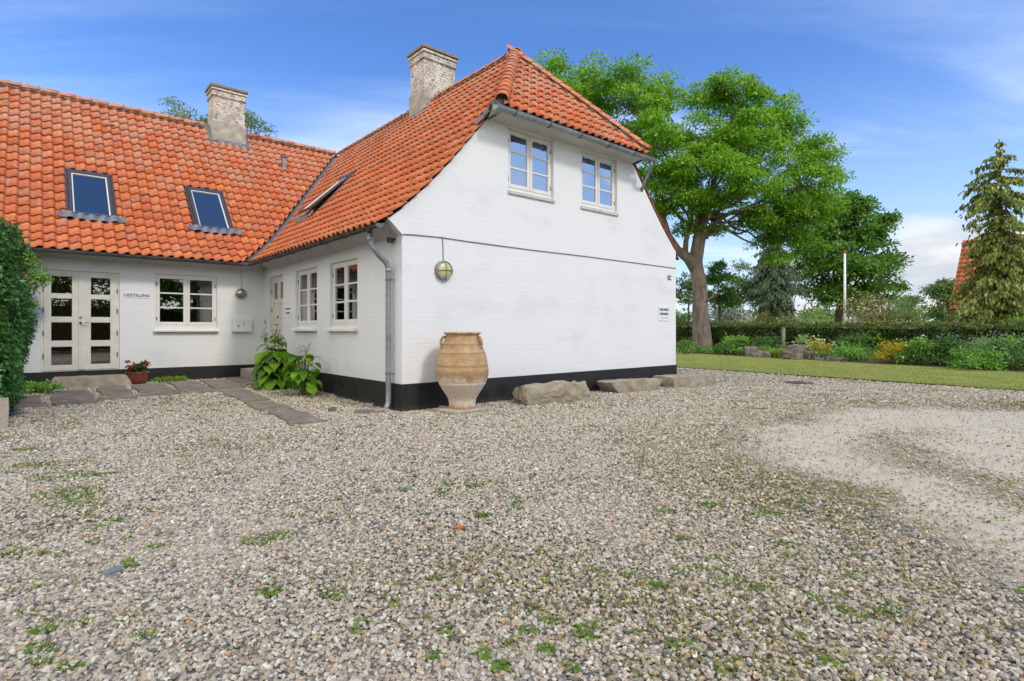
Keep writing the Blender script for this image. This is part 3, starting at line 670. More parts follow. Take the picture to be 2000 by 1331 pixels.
wall_with_holes([(0, .40), (5.10, .40), (5.10, .28), (6.15, .28), (6.15, .40), (6.48, .40), (6.48, 2.62), (0, 2.62)], [(3.23, 4.375, 1.25, 2.41), (1.48, 2.622, 1.25, 2.41), (5.125, 6.125, .30, 2.41)], ('u', 0), .14)
wall_with_holes([(0.0, .40), (0.0, 2.62), (-8.5, 2.62), (-8.5, .40)], [(-3.995, -2.775, .402, 2.35), (-2.17, -.985, 1.235, 2.385)], ('v', 6.48), .10)
mb = MB()                                                                # unseen outer walls
mb.box(W_ - .2, W_, .001, 13.9, .4, 3.0); mb.box(-8.5, 7.0, 14.0, 14.2, .0, 3.0)
mb.build('wall', 'wall', house)
# gable end of the wing at the left edge
mb = MB(); pts = [(6.05, 2.6), (10.4, 7.02), (14.75, 2.6), (14.2, .0), (6.48, .0), (6.48, 2.6)]
mb.prism([(VE, wprof(VE) + .06), (VW, RID + .14), (2 * VW - VE, wprof(VE) + .06), (2 * VW - VE, 2.5), (VE, 2.5)], 0, -4.83, -4.73)
mb.build('gable_parapet', 'sill', house)
# plinth, proud of the wall
mb = MB()
mb.box(-.018, W_ + .018, -.018, .12, -.3, .405); mb.box(-.018, .12, .12, 5.098, -.3, .405); mb.box(-.018, .12, 6.152, 6.46, -.3, .405); mb.box(-.018, .12, 5.098, 6.152, -.3, .285)
mb.box(-8.5, -.018, 6.462, 6.6, -.3, .405)
mb.build('plinth', 'plinth', house, bevel=.006)
# cornice (sloping painted eaves board)
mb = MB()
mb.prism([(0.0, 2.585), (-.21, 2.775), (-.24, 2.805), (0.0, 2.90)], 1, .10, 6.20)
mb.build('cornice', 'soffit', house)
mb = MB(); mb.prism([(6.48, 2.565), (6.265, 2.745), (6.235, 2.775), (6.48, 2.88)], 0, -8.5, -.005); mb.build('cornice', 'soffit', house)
mb = MB()                                                                # half-hip cornice
zb, zt = 4.69, 4.745
mb.add([(1.60, .002, zb), (5.475, .002, zb), (5.62, -.30, zt), (1.455, -.30, zt), (1.60, .002, 4.80), (5.475, .002, 4.80), (5.62, -.33, 4.80), (1.455, -.33, 4.80)],
       [(0, 1, 2, 3), (3, 2, 6, 7), (0, 3, 7, 4), (1, 5, 6, 2), (4, 7, 6, 5)])
mb.build('cornice', 'soffit', house)
mb = MB()                                                                # gable wall running out over the eaves, with its white edge strip
mb.prism([(0, 2.60), (-.225, 2.805), (-.24, prof(-.24) - .03), (-.1, prof(-.1) - .03), (0, prof(0) - .03)], 1, -.003, .10); mb.build('wall', 'wall', house)
mb = MB(); mb.prism([(.012, 2.578), (-.235, 2.80), (-.25, 2.83), (-.0, 2.612)], 1, -.030, -.0032); mb.build('barge_strip', 'sill', house)
# mortar line / cable along the gable at eaves height
mb = MB(); path = [(-.02, -.012, 2.60), (.2, -.012, 2.615), (.69, -.012, 2.628), (1.2, -.012, 2.618), (2.5, -.012, 2.612), (4, -.012, 2.622), (5.6, -.012, 2.618), (7.07, -.012, 2.612)]
mb.tube(path, .007, 5); mb.tube([(.70, -.012, 2.628), (.712, -.012, 2.45), (.714, -.014, 2.25)], .006, 5); mb.build('cable', 'lowlamp', house)

# ---- interiors (dim rooms behind the glass)
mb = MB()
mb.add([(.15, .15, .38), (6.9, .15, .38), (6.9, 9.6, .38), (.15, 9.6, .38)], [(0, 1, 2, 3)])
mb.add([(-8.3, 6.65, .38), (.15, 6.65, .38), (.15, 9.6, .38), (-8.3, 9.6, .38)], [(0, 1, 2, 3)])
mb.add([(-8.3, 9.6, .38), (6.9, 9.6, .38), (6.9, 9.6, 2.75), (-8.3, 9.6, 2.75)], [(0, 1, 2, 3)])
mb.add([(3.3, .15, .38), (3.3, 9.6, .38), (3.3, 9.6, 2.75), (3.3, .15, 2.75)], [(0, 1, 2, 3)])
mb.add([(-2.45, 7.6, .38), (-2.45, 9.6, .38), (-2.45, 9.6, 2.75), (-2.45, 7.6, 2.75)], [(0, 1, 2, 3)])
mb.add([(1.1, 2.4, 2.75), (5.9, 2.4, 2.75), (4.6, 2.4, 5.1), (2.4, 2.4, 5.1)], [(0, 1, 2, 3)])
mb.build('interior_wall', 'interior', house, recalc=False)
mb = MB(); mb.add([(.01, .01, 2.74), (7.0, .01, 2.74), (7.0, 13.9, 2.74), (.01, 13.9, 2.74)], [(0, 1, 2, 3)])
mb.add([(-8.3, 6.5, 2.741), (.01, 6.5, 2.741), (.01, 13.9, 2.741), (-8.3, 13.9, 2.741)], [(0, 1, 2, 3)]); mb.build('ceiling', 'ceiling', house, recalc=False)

# ---- windows
def frame_mb(mb, x0, x1, z0, z1, w, y0, y1, wb=None):
    wb = wb or w
    mb.box(x0, x0 + w, y0, y1, z0, z1); mb.box(x1 - w, x1, y0, y1, z0, z1); mb.box(x0 + w, x1 - w, y0, y1, z1 - w, z1); mb.box(x0 + w, x1 - w, y0, y1, z0, z0 + wb)
def window(loc, rz, w, h, glass='glass', sill='sill', sill_w=.09, hinge_side=True, depth=.05, timber='timber'):
    """local x along the width, y inwards, z up; origin at the lower left corner of the opening, wall face at y=0"""
    mb = MB(); d = depth; frame_mb(mb, .0, w, .03, h, .052, d + .012, d + .085)
    mb.box(w / 2 - .030, w / 2 + .030, d + .014, d + .083, .082, h - .052); mb.box(.0, w, d - .010, d + .085, .002, .03)
    win = mb.build('window', timber, house, bevel=.004); win.location = loc; win.rotation_euler = (0, 0, rz)
    for s in (0, 1):
        x0, x1 = (.045, w / 2 - .012) if s == 0 else (w / 2 + .012, w - .045); z0, z1 = .075, h - .045
        mb = MB(); frame_mb(mb, x0, x1, z0, z1, .050, d, d + .05, .062)
        gx0, gx1, gz0, gz1 = x0 + .05, x1 - .05, z0 + .062, z1 - .05; ph = (gz1 - gz0) / 3
        mb.build('sash', timber, win, bevel=.004)
        for k in (1, 2):
            zz = gz0 + ph * k; MB().box(gx0, gx1, d + .006, d + .044, zz - .015, zz + .015).build('glazing_bar', timber, win, bevel=.003)
        for k in range(3):
            a = gz0 + ph * k + (.0152 if k else .0002); b = gz0 + ph * (k + 1) - (.0152 if k < 2 else .0002)
            MB().box(gx0 + .0002, gx1 - .0002, d + .022, d + .028, a, b).build('pane', glass, win)
        hx = (x0 - .004) if s == 0 else (x1 + .004)
        for zz in (z0 + .13, z1 - .17):
            MB().tube([(hx, d - .004, zz - .035), (hx, d - .004, zz + .035)], .008, 6).build('hinge', 'iron', win)
    # ledge below the opening
    if sill == 'sill':
        mb = MB(); mb.add([(-.0, -.085, -.075), (w, -.085, -.075), (w + .0, -.085, -.022), (-.0, -.085, -.022), (-.0, .06, -.075), (w, .06, -.075), (w, .06, .008), (-.0, .06, .008)],
                          [(0, 3, 2, 1), (4, 5, 6, 7), (0, 1, 5, 4), (3, 7, 6, 2), (0, 4, 7, 3), (1, 2, 6, 5)])
        mb.v = [(x + (-.028 if x < w / 2 else .028) * (1 if y < 0 else .0), y, z) for x, y, z in mb.v]
        mb.build('sill', 'sill', win, bevel=.008)
    else:
        MB().box(-.012, w + .012, -.035, .06, -.062, -.002).build('sill', 'sillgrey', win, bevel=.006)
    return win
Wl = 1.145
w1 = window((0, 4.375, 1.25), R(-90), Wl, 1.16)
w2 = window((0, 2.622, 1.25), R(-90), Wl, 1.16)
w3 = window((2.04, 0, 3.585), 0, 1.09, 1.085, 'glass_up', 'grey')
w4 = window((3.87, 0, 3.585), 0, 1.09, 1.085, 'glass_up', 'grey')
w5 = window((-2.17, 6.48, 1.235), 0, 1.185, 1.15, depth=.03)
def curtain(u0, u1, z0, z1, v=None, u=None, name='curtain', amp=.02, mat='curtain', wl=.08):
    n = int((u1 - u0) / .012); mb = MB(); vs = []
    for i in range(n + 1):
        a = u0 + (u1 - u0) * i / n; d = amp * math.sin(a / wl * 2 * PI) + amp * .5 * math.sin(a / wl * 2.7)
        for z in (z0, z1): vs.append((a, v + d, z) if v is not None else (u + d, a, z))
    mb.add(vs, [(2 * i, 2 * i + 2, 2 * i + 3, 2 * i + 1) for i in range(n)]); return mb.build(name, mat, house, smooth=True, recalc=False)
curtain(3.86, 4.37, 1.26, 2.42, u=.27); curtain(1.49, 2.0, 1.26, 2.42, u=.27); curtain(3.2, 3.34, 1.26, 2.42, u=.3)
curtain(5.1, 6.15, 1.35, 2.42, u=.2, amp=.012)
MB().box(2.06, 3.11, .22, .235, 4.42, 4.67).build('roller_blind', 'curtain', house); MB().box(3.89, 4.94, .22, .235, 4.45, 4.67).build('roller_blind', 'curtain', house)

# ---- double glazed door of the wing: thing > door > panes, hinges
def wing_door():
    mb = MB(); w = 1.22; h = 1.948; d = .025
    frame_mb(mb, 0, w, 0, h, .045, d + .008, d + .09)
    dr = mb.build('door', 'timber2', house, bevel=.004); dr.location = (-3.995, 6.48, .402)
    for s in (0, 1):
        x0, x1 = (.040, .612) if s == 0 else (.616, w - .040)
        px0, px1 = (.155, .465) if s == 0 else (.758, 1.07)
        z0, z1 = .022, h - .040; mb = MB(); D0, D1 = d - .004, d + .046
        mb.box(x0, px0, D0, D1, z0, z1); mb.box(px1, x1, D0, D1, z0, z1)
        zs = [(.125, .475), (.595, .945), (1.055, 1.405), (1.50, 1.83)]
        edges = [z0] + [q for ab in zs for q in ab] + [z1]
        for k in range(0, len(edges), 2): mb.box(px0, px1, D0 + .0005, D1, edges[k], edges[k + 1])
        mb.build('door_leaf', 'timber2', dr, bevel=.003)
        for a, b in zs: MB().box(px0 + .0003, px1 - .0003, d + .018, d + .024, a + .0003, b - .0003).build('pane', 'glass', dr)
        hx = x0 - .002 if s == 0 else x1 + .002
        for zz in (.30, .74, 1.18, 1.58):
            MB().tube([(hx, d - .010, zz - .045), (hx, d - .010, zz + .045)], .009, 6).build('hinge', 'iron', dr)
    MB().box(.565, .662, d - .016, d - .0045, z0 + .002, z1 - .002).build('door_stile', 'timber2', dr, bevel=.003)
    mb = MB(); mb.tube([(.600, d - .012, 1.045), (.600, d - .026, 1.045)], .026, 12); mb.build('lock', 'steel', dr)
    mb = MB(); mb.tube([(.600, d - .012, .945), (.600, d - .028, .945)], .024, 12); mb.tube([(.600, d - .02, .945), (.600, d - .07, .945), (.615, d - .075, .942), (.72, d - .072, .94)], .009, 8)
    mb.build('door_handle', 'steel', dr, smooth=True)
wing_door()
# ---- panelled entrance door in the side wall
def side_door():
    w = 1.0; h = 2.11; d = .07; mb = MB(); frame_mb(mb, 0, w, 0, h, .05, d + .008, d + .07)
    dr = mb.build('door', 'timber2', house, bevel=.004); dr.location = (0, 6.125, .30); dr.rotation_euler = (0, 0, R(-90))
    for s in (0, 1):
        x0, x1 = (.048, .497) if s == 0 else (.503, .952); mb = MB(); px0, px1 = x0 + .10, x1 - .075
        if s: px0, px1 = x0 + .075, x1 - .10
        zs = [(.10, .62), (1.00 - .06, 1.03), (1.17 - .09, 1.17), (1.22, 1.50), (1.60, 1.965)]
        mb.box(x0, px0, d, d + .045, .02, h - .045); mb.box(px1, x1, d, d + .045, .02, h - .045)
        ed = [.02] + [q for ab in zs for q in ab] + [h - .045]
        for k in range(0, len(ed), 2): mb.box(px0, px1, d + .0005, d + .045, ed[k], ed[k + 1])
        mb.build('door_leaf', 'timber2', dr, bevel=.003)
        for i, (a, b) in enumerate(zs):
            if i == 4: MB().box(px0 + .0003, px1 - .0003, d + .02, d + .026, a, b).build('pane', 'glass', dr)
            else: MB().box(px0, px1, d + .016, d + .04, a, b).build('door_panel', 'timber2', dr, bevel=.004)
        hx = x0 - .003 if s == 0 else x1 + .003
        for zz in (.4, 1.35, 1.78): MB().tube([(hx, d - .006, zz - .05), (hx, d - .006, zz + .05)], .009, 6).build('hinge', 'iron', dr)
    MB().box(.478, .528, d - .014, d - .0005, .03, h - .06).build('door_stile', 'timber2', dr, bevel=.003)
    mb = MB(); mb.tube([(.50, d - .01, 1.19), (.50, d - .03, 1.19)], .028, 10); mb.build('lock', 'iron', dr)
    mb = MB(); mb.tube([(.50, d - .01, 1.02), (.50, d - .06, 1.02), (.48, d - .065, 1.02), (.40, d - .062, 1.02)], .011, 8); mb.build('door_handle', 'iron', dr)
side_door()

# ================================================================== ROOF
mb = MB()                                                                # dark underlay sheets just below the tiles
UPU = sorted(PU + [1.60, 1.64, 2.0]); n = len(UPU)
for i in range(n - 1):
    a, b = UPU[i], UPU[i + 1]
    for k in range(1):
        za, zb_ = prof(a) - .045, prof(b) - .045
        v1a = VE + KW * (a + .35); v1b = VE + KW * (b + .35)
        v0a = .01 if a < 1.62 else max(-.03, 1.57 - (RID - prof(a)) / 1.10); v0b = .01 if b < 1.62 else 1.57 - (RID - prof(b)) / 1.10
        mb.add([(a, v0a, za), (b, v0b, zb_), (b, v1b, zb_), (a, v1a, za)], [(0, 3, 2, 1)])
        if i > 1: mb.add([(W_ - a, v0a, za), (W_ - b, v0b, zb_), (W_ - b, 14, zb_), (W_ - a, 14, za)], [(0, 1, 2, 3)])
        mb.add([(-4.75, v1a, za), (a, v1a, za), (b, v1b, zb_), (-4.75, v1b, zb_)], [(0, 1, 2, 3)])
        mb.add([(-4.75, 2 * VW - v1a, za), (a, 2 * VW - v1a, za), (b, 2 * VW - v1b, zb_), (-4.75, 2 * VW - v1b, zb_)], [(0, 3, 2, 1)])
ul = (UC - (RID - hipz(-.33)) / 1.13)
mb.add([(1.50, -.33, hipz(-.33) - .045), (W_ - 1.50, -.33, hipz(-.33) - .045), (UC, 1.57, RID - .045)], [(0, 1, 2)])
roof = mb.build('roof', 'underlay', house, recalc=False)

TW, TE, TLN = .187, .300, .352
def tile_mesh(dark=False):
    n = 9; vs = []; ts = [1.10 * i / (n - 1) for i in range(n)]
    def hgt(t): return .003 + .052 * (0.5 - 0.5 * math.cos(2 * PI * (t - .28) * .90)) ** 1.1 if t > .28 else .003 + .008 * ((.28 - t) / .28) ** 1.6
    xs = [t * TW for t in ts]; hs = [hgt(t) for t in ts]; hs[-1] *= .86
    for y, lift in ((0.0, .036), (TLN, .0)):
        for x, h in zip(xs, hs): vs.append((x, y, h + lift))
    fs = [(i, i + 1, n + i + 1, n + i) for i in range(n - 1)]
    k = len(vs); vs += [(x, 0.004, h + .036 - .015) for x, h in zip(xs, hs)]; fs += [(i, k + i, k + i + 1, i + 1) for i in range(n - 1)]   # front edge
    k2 = len(vs); vs += [(xs[-1] - .002, 0, hs[-1] + .020), (xs[-1] - .002, TLN, hs[-1] - .016)]; fs += [(n - 1, k2, k2 + 1, 2 * n - 1)]
    return vs, fs
TV, TF = tile_mesh()
tile_me = bpy.data.meshes.new('roof_tile'); tile_me.from_pydata(TV, [], TF); tile_me.polygons.foreach_set('use_smooth', [i < 8 for i in range(len(TF))]); tile_me.materials.append(MAT['tile'])
slope_tiles = []   # (matrix in house coords, clip planes or None)
camH = HX.inverted() @ Vector((0, 0, CAMZ))
def row_points(pf, start, end, step):
    """walk along the profile curve h -> z from start to end in equal slope steps; yields (h, tangent)"""
    hs = np.linspace(start, end, 1600); zs = np.array([pf(h) for h in hs]); d = np.hypot(np.diff(hs), np.diff(zs)); s = np.concatenate([[0], np.cumsum(d)])
    out = []; k = 0
    while k * step < s[-1] - .04:
        h0 = np.interp(k * step, s, hs); h1 = np.interp(min(k * step + TLN, s[-1]), s, hs); z0, z1 = pf(h0), pf(h1)
        t = Vector((h1 - h0, 0, z1 - z0)).normalized(); out.append((h0, z0, t.x, t.z)); k += 1
    return out
rj = random.Random(5)
def add_tile(O, E, T, clips, skip=()):
    N_ = E.cross(T).normalized(); jit = Matrix.Rotation(rj.uniform(-.012, .012), 4, 'Z') @ Matrix.Rotation(rj.uniform(-.012, .012), 4, 'Y')
    M = Matrix((( E.x, T.x, N_.x, O.x), (E.y, T.y, N_.y, O.y), (E.z, T.z, N_.z, O.z), (0, 0, 0, 1))) @ jit @ Matrix.Translation((0, rj.uniform(-.006, .006), rj.uniform(0, .004)))
    c = M @ Vector((TW / 2, TLN / 2, 0)); use = []
    for co, no in clips:
        dd = (c - Vector(co)).dot(Vector(no))
        if dd < -.19: return
        if dd < .24: use.append((co, no))
    for f in skip:
        if f(c.x, c.y): return
    slope_tiles.append((M, use, c, N_))
vd = Vector((KW, -1, 0)).normalized()            # in (u,v): normal of the valley line pointing to the main roof (+u, -v)
vly = (-.35, VE, 0)
main_clip = [(Vector(vly) + vd * .10, tuple(vd))]
wing_clip = [(Vector(vly) - vd * .10, tuple(-vd))]
hd = Vector((-1.13, 1.10, 0)).normalized()       # hip line: 1.13(UC-u)=1.10(1.57-v); normal pointing to the main slope (-u, +v)
hipco = (UC, 1.57, 0)
SKY3 = (.84, 1.80, 5.42, 6.22); SKY = [(-3.58, -2.77, 7.07, 8.16), (-1.31, -.50, 7.07, 8.16)]
chimA = (3.17, 4.15, 4.54, 5.26); chimB = (-.33, .56, 9.95, 10.6)
rows = row_points(prof, -.46, UC - .03, TE)
for ri, (h, z, tx, tz) in enumerate(rows):
    T = Vector((tx, 0, tz)); E = Vector((0, -1, 0)); j = 0
    vmax = VE + KW * (h + .9) + .3
    while True:
        vo = -.055 + (j + 1) * TW
        if vo > vmax + .2: break
        add_tile(Vector((h, vo, z)), E, T, main_clip + ([(hipco, tuple(hd))] if h > 1.2 else []),
                 [lambda a, b: SKY3[0] - .02 < a < SKY3[1] + .05 and SKY3[2] + .04 < b < SKY3[3] - .04, lambda a, b: a > chimA[0] + .05 and chimA[2] + .02 < b < chimA[3] - .04])
        j += 1
for ri, (h, z, tx, tz) in enumerate(rows):
    for j in range(9 if h > -.16 else 0): add_tile(Vector((W_ - h, -.03 + j * TW, z)), Vector((0, 1, 0)), Vector((-tx, 0, tz)), [(hipco, tuple(Vector((1.13, 1.10, 0)).normalized()))] if h > 1.2 else [])
rows = row_points(wprof, VE - .11 * KW, VW - .03, TE)
for ri, (h, z, tx, tz) in enumerate(rows):
    T = Vector((0, tx, tz)); E = Vector((1, 0, 0)); j = 0; umax = -.35 + (h + .35 - VE) / KW + .4
    while True:
        uo = -4.72 + j * TW
        if uo > umax: break
        add_tile(Vector((uo, h, z)), E, T, wing_clip, [lambda a, b: b > chimB[2] + .02 and chimB[0] + .02 < a < chimB[1] - .02] +
                 [(lambda a, b, s=s: s[0] + .02 < a < s[1] - .02 and s[2] - .02 < b < s[3] + .03) for s in SKY]); j += 1
def hp(v): return hipz(v)
rows = row_points(hp, -.40, 1.54, TE)
for ri, (h, z, tx, tz) in enumerate(rows):
    T = Vector((0, tx, tz)); E = Vector((1, 0, 0)); j = 0
    while j < 30:
        uo = .95 + j * TW; hd2 = Vector((1.13, 1.10, 0)).normalized()
        add_tile(Vector((uo, h, z)), E, T, [(hipco, tuple(-hd)), (hipco, tuple(Vector((-1.13, -1.10, 0)).normalized()))]); j += 1
def score(t):
    M, use, c, Nn = t; d = camH - c; return max(Nn.dot(d.normalized()), 0) / d.length_squared * (0 if use else 1)
order = sorted(range(len(slope_tiles)), key=lambda i: -score(slope_tiles[i]))
singles = set(order[:300 - 0])
field_bm = bmesh.new()
for i, (M, use, c, Nn) in enumerate(slope_tiles):
    if i in singles:
        o = bpy.data.objects.new('roof_tile', tile_me); col.objects.link(o); o.parent = roof; o.matrix_local = M; continue
    b2 = bmesh.new(); vv = [b2.verts.new(M @ Vector(v)) for v in TV]
    for fi, f in enumerate(TF):
        ff = b2.faces.new([vv[k] for k in f]); ff.smooth = fi < 8
    for co, no in use: bmesh.ops.bisect_plane(b2, geom=b2.verts[:] + b2.edges[:] + b2.faces[:], plane_co=co, plane_no=no, clear_inner=True)
    mtmp = bpy.data.meshes.new('t'); b2.to_mesh(mtmp); b2.free(); field_bm.from_mesh(mtmp); bpy.data.meshes.remove(mtmp)
fm = bpy.data.meshes.new('roof_tile_field'); field_bm.to_mesh(fm); field_bm.free()
o = link('roof_tile_field', fm, roof, 'tile'); o['kind'] = 'stuff'
# far slope of the main roof (out of sight): plain tiled sheet left as underlay; ridge and hip tiles
def ridge_tile_mesh():
    mb = MB(); n = 8; L = .40; ri = []
    for y, r, z in ((0, .118, .022), (.05, .116, .020), (L, .100, .0)):
        ri.append([(-r * math.cos(PI * k / n), y, z + r * math.sin(PI * k / n) * .85) for k in range(n + 1)])
    vs = [p for r_ in ri for p in r_]; m = n + 1; fs = []
    for a in range(2): fs += [(a * m + k, a * m + k + 1, (a + 1) * m + k + 1, (a + 1) * m + k) for k in range(n)]
    k0 = len(vs); vs += [(-.100 * math.cos(PI * k / n), .002, .022 + .100 * math.sin(PI * k / n) * .85) for k in range(m)]; fs += [(k, k0 + k, k0 + k + 1, k + 1) for k in range(n)]
    mb.add(vs, fs); me = bpy.data.meshes.new('ridge_tile'); me.from_pydata(mb.v, [], mb.f); me.polygons.foreach_set('use_smooth', [True] * len(me.polygons)); me.materials.append(MAT['tile']); return me
rt_me = ridge_tile_mesh()
def ridge_run(a, b, skip=None, step=.335, mort=.135):
    a = Vector(a); b = Vector(b); T = (b - a).normalized(); E = T.cross(Vector((0, 0, 1))).normalized(); N_ = E.cross(T); L = (b - a).length; k = 0; mb = MB()
    if mort:
        q = []
        for i in range(int(L / .06) + 1):
            p = a + T * min(i * .06, L)
            for s, dz in ((-mort, -.055), (-.075, .05), (.075, .05), (mort, -.055)): q.append(p + E * s * rj.uniform(.9, 1.12) + N_ * (dz + rj.uniform(-.01, .01)))
        m_ = int(L / .06) + 1; mb.add(q, [(i * 4 + k2, i * 4 + k2 + 1, i * 4 + 5 + k2, i * 4 + 4 + k2) for i in range(m_ - 1) for k2 in range(3)])
        mb.build('ridge_mortar', 'mortar', roof, recalc=False)
    while k * step < L - .1:
        O = a + T * (k * step); k += 1
        if skip and skip(O): continue
        M = Matrix(((E.x, T.x, N_.x, O.x), (E.y, T.y, N_.y, O.y), (E.z, T.z, N_.z, O.z), (0, 0, 0, 1))) @ Euler((rj.uniform(-.02, .02), rj.uniform(-.03, .03), rj.uniform(-.02, .02))).to_matrix().to_4x4()
        o = bpy.data.objects.new('ridge_tile', rt_me); col.objects.link(o); o.parent = roof; o.matrix_local = M
ridge_run((UC, 1.45, RID + .02), (UC, VW + .1, RID + .02), lambda p: chimA[2] - .2 < p.y < chimA[3] + .05)
ridge_run((UC - .15, VW, RID + .02), (-4.72, VW, RID + .02), lambda p: chimB[0] - .1 < p.x < chimB[1] + .35)
ridge_run((1.60, -.36, hipz(-.36) + .075), (UC, 1.57, RID + .045), step=.25, mort=.106)
ridge_run((W_ - 1.60, -.36, hipz(-.36) + .075), (UC, 1.57, RID + .045), step=.25, mort=.106)
# valley flashing
mb = MB(); vs = []; m_ = 0
for i in range(25):
    t = i / 24; u = -.36 + (UC + .36) * t; v = VE + KW * (u + .35); s = Vector((KW, -1, 0)).normalized() * .135; z = prof(u) + .016
    vs += [(u - s.x, v - s.y, z + .03), (u, v, z - .012), (u + s.x, v + s.y, z + .03)]
mb.add(vs, [(3 * i + k, 3 * i + k + 1, 3 * i + 4 + k, 3 * i + 3 + k) for i in range(24) for k in range(2)]); mb.build('valley_flashing', 'lead', roof, recalc=False)

# ---- roof windows
def roof_window(O, E, T, w, h, label=None, opened=0.0):
    """O lower-left corner on the roof plane; E along eaves, T up the slope"""
    N_ = E.cross(T).normalized(); M = Matrix(((E.x, T.x, N_.x, O.x), (E.y, T.y, N_.y, O.y), (E.z, T.z, N_.z, O.z), (0, 0, 0, 1)))
    mb = MB(); mb.box(-.045, 0, -.02, h + .05, -.05, .058); mb.box(w, w + .045, -.02, h + .05, -.05, .058); mb.box(-.045, w + .045, h + .0005, h + .07, -.05, .075); mb.box(-.0, w, -.03, .0, -.05, .055)
    fr = mb.build('roof_window', 'darkmetal', house, bevel=.006); fr.matrix_local = M
    mb = MB(); tilt = opened
    frame_mb(mb, .005, w - .005, .005, h - .005, .062, 0, 1)
    vs = [(x, z, .052 + y * .034) for x, y, z in mb.v]; sa = MB(); sa.add(vs, mb.f); sash = sa.build('sash', 'darkmetal', fr, bevel=.004)
    mb = MB(); frame_mb(mb, .067, w - .067, .067, h - .067, .022, 0, 1); sa = MB(); sa.add([(x, z, .046 + y * .022) for x, y, z in mb.v], mb.f); li = sa.build('sash_lining', 'timber', fr)
    pn = MB().box(.089, w - .089, .089, h - .089, .050, .058).build('pane', 'glass_roof', fr)
    if opened:
        mm = Matrix.Translation((0, h * .93, .06)) @ Matrix.Rotation(-opened, 4, 'X') @ Matrix.Translation((0, -h * .93, -.06))
        for q in (sash, li, pn): q.matrix_local = mm
    MB().box(.0, w, .0, h, -.10, -.09).build('shaft', 'sillgrey', fr)
    mb = MB(); vs = []; nn = 40                                            # wavy lead apron
    for i in range(nn + 1):
        x = -.18 + (w + .36) * i / nn; ex = .028 if (x < .07 or x > w - .07) else 0; dz = ex + .016 * math.cos((x) / TW * 2 * PI)
        inn = False
        vs += [(x, -.02 if inn else .02, .088 + dz), (x, -.150 + rj.uniform(-.006, .006), .074 + dz)]
    mb.add(vs, [(2 * i, 2 * i + 1, 2 * i + 3, 2 * i + 2) for i in range(nn)]); mb.build('apron_flashing', 'lead', fr, smooth=True, recalc=False)
    return fr
for s in SKY:
    z0, z1 = wprof(s[2]), wprof(s[3]); T = Vector((0, s[3] - s[2], z1 - z0)); h = T.length
    roof_window(Vector((s[0] + .03, s[2], z0 + .012)), Vector((1, 0, 0)), T.normalized(), .75, h - .02)
s = SKY3; z0, z1 = prof(s[0]), prof(s[1]); T = Vector((s[1] - s[0], 0, z1 - z0)); h = T.length
roof_window(Vector((s[0], s[3] - .02, z0 + .012)), Vector((0, -1, 0)), T.normalized(), .75, h - .02, opened=.10)

# ---- chimneys
def chimney(u0, u1, v0, v1, zb, zsh, ztop, flash):
    r = (ztop - zsh); mb = MB()
    mb.box(u0 + .03, u1 - .03, v0 + .03, v1 - .03, zsh - .01, ztop - .16)
    ch = mb.build('chimney', 'chimney', roof, bevel=.01)
    lip = MB(); lip.add([(u0, v0, zb), (u1, v0, zb), (u1, v1, zb), (u0, v1, zb), (u0, v0, zsh - .04), (u1, v0, zsh - .04), (u1, v1, zsh - .04), (u0, v1, zsh - .04), (u0 + .028, v0 + .028, zsh), (u1 - .028, v0 + .028, zsh), (u1 - .028, v1 - .028, zsh), (u0 + .028, v1 - .028, zsh)],
        [(0, 1, 5, 4), (1, 2, 6, 5), (2, 3, 7, 6), (3, 0, 4, 7), (4, 5, 9, 8), (5, 6, 10, 9), (6, 7, 11, 10), (7, 4, 8, 11), (8, 9, 10, 11)]); lip.build('chimney_base', 'render', roof, bevel=.012)
    for (o_, z0, z1, m_) in ((.008, ztop - .32, ztop - .275, 'chimney'), (.022, ztop - .16, ztop - .105, 'chimney'), (-.012, ztop - .275, ztop - .161, 'chimney'), (.0, ztop - .105, ztop - .075, 'chimney'), (-.045, ztop - .075, ztop, 'cap')):
        q = MB().box(u0 + .0 - (o_ if o_ > 0 else -o_ if m_ == 'cap' else o_), u1 + (o_ if o_ > 0 else -o_ if m_ == 'cap' else o_), v0 - (o_ if o_ > 0 else -o_ if m_ == 'cap' else o_), v1 + (o_ if o_ > 0 else -o_ if m_ == 'cap' else o_), z0, z1)
        q.build('chimney_cap' if m_ == 'cap' else 'brick_course', m_, roof, bevel=.008)
    # cap, slightly ragged
    return ch
chimney(*chimA, 6.2, 7.17, 8.22, 0)
chimney(*chimB, 6.3, 7.10, 8.08, 1)
# stepped flashing beside the main chimney, apron flashing round the wing chimney
mb = MB(); u0, u1, v0, v1 = chimA
for k in range(5):
    a = u0 + .0 + k * .105 - .02; zz = prof(min(a, UC)); mb.box(a, a + .11, v0 - .008 - .0007 * k, v0 - .001, zz - .02, zz + .17 + .02 * k)
mb.box(u0 - .014, u0 - .002, v0 - .006, v1 + .02, prof(u0) - .03, prof(u0) + .11)
mb.add([(u0 - .12, v0 - .14, prof(u0 - .12) + .055), (UC - .02, v0 - .14, prof(UC - .02) + .055), (UC - .02, v0, prof(UC - .02) + .075), (u0 - .12, v0, prof(u0 - .12) + .075)], [(0, 1, 2, 3)])
mb.add([(u0 - .14, v0 - .14, prof(u0 - .14) + .055), (u0, v0 - .14, prof(u0) + .075), (u0, v1 + .1, prof(u0) + .075), (u0 - .14, v1 + .1, prof(u0 - .14) + .055)], [(0, 1, 2, 3)])
mb.build('step_flashing', 'lead', roof)
mb = MB(); u0, u1, v0, v1 = chimB; z_ = wprof(v0)
mb.box(u0 - .01, u1 + .01, v0 - .012, v0 - .001, z_ - .05, z_ + .09)
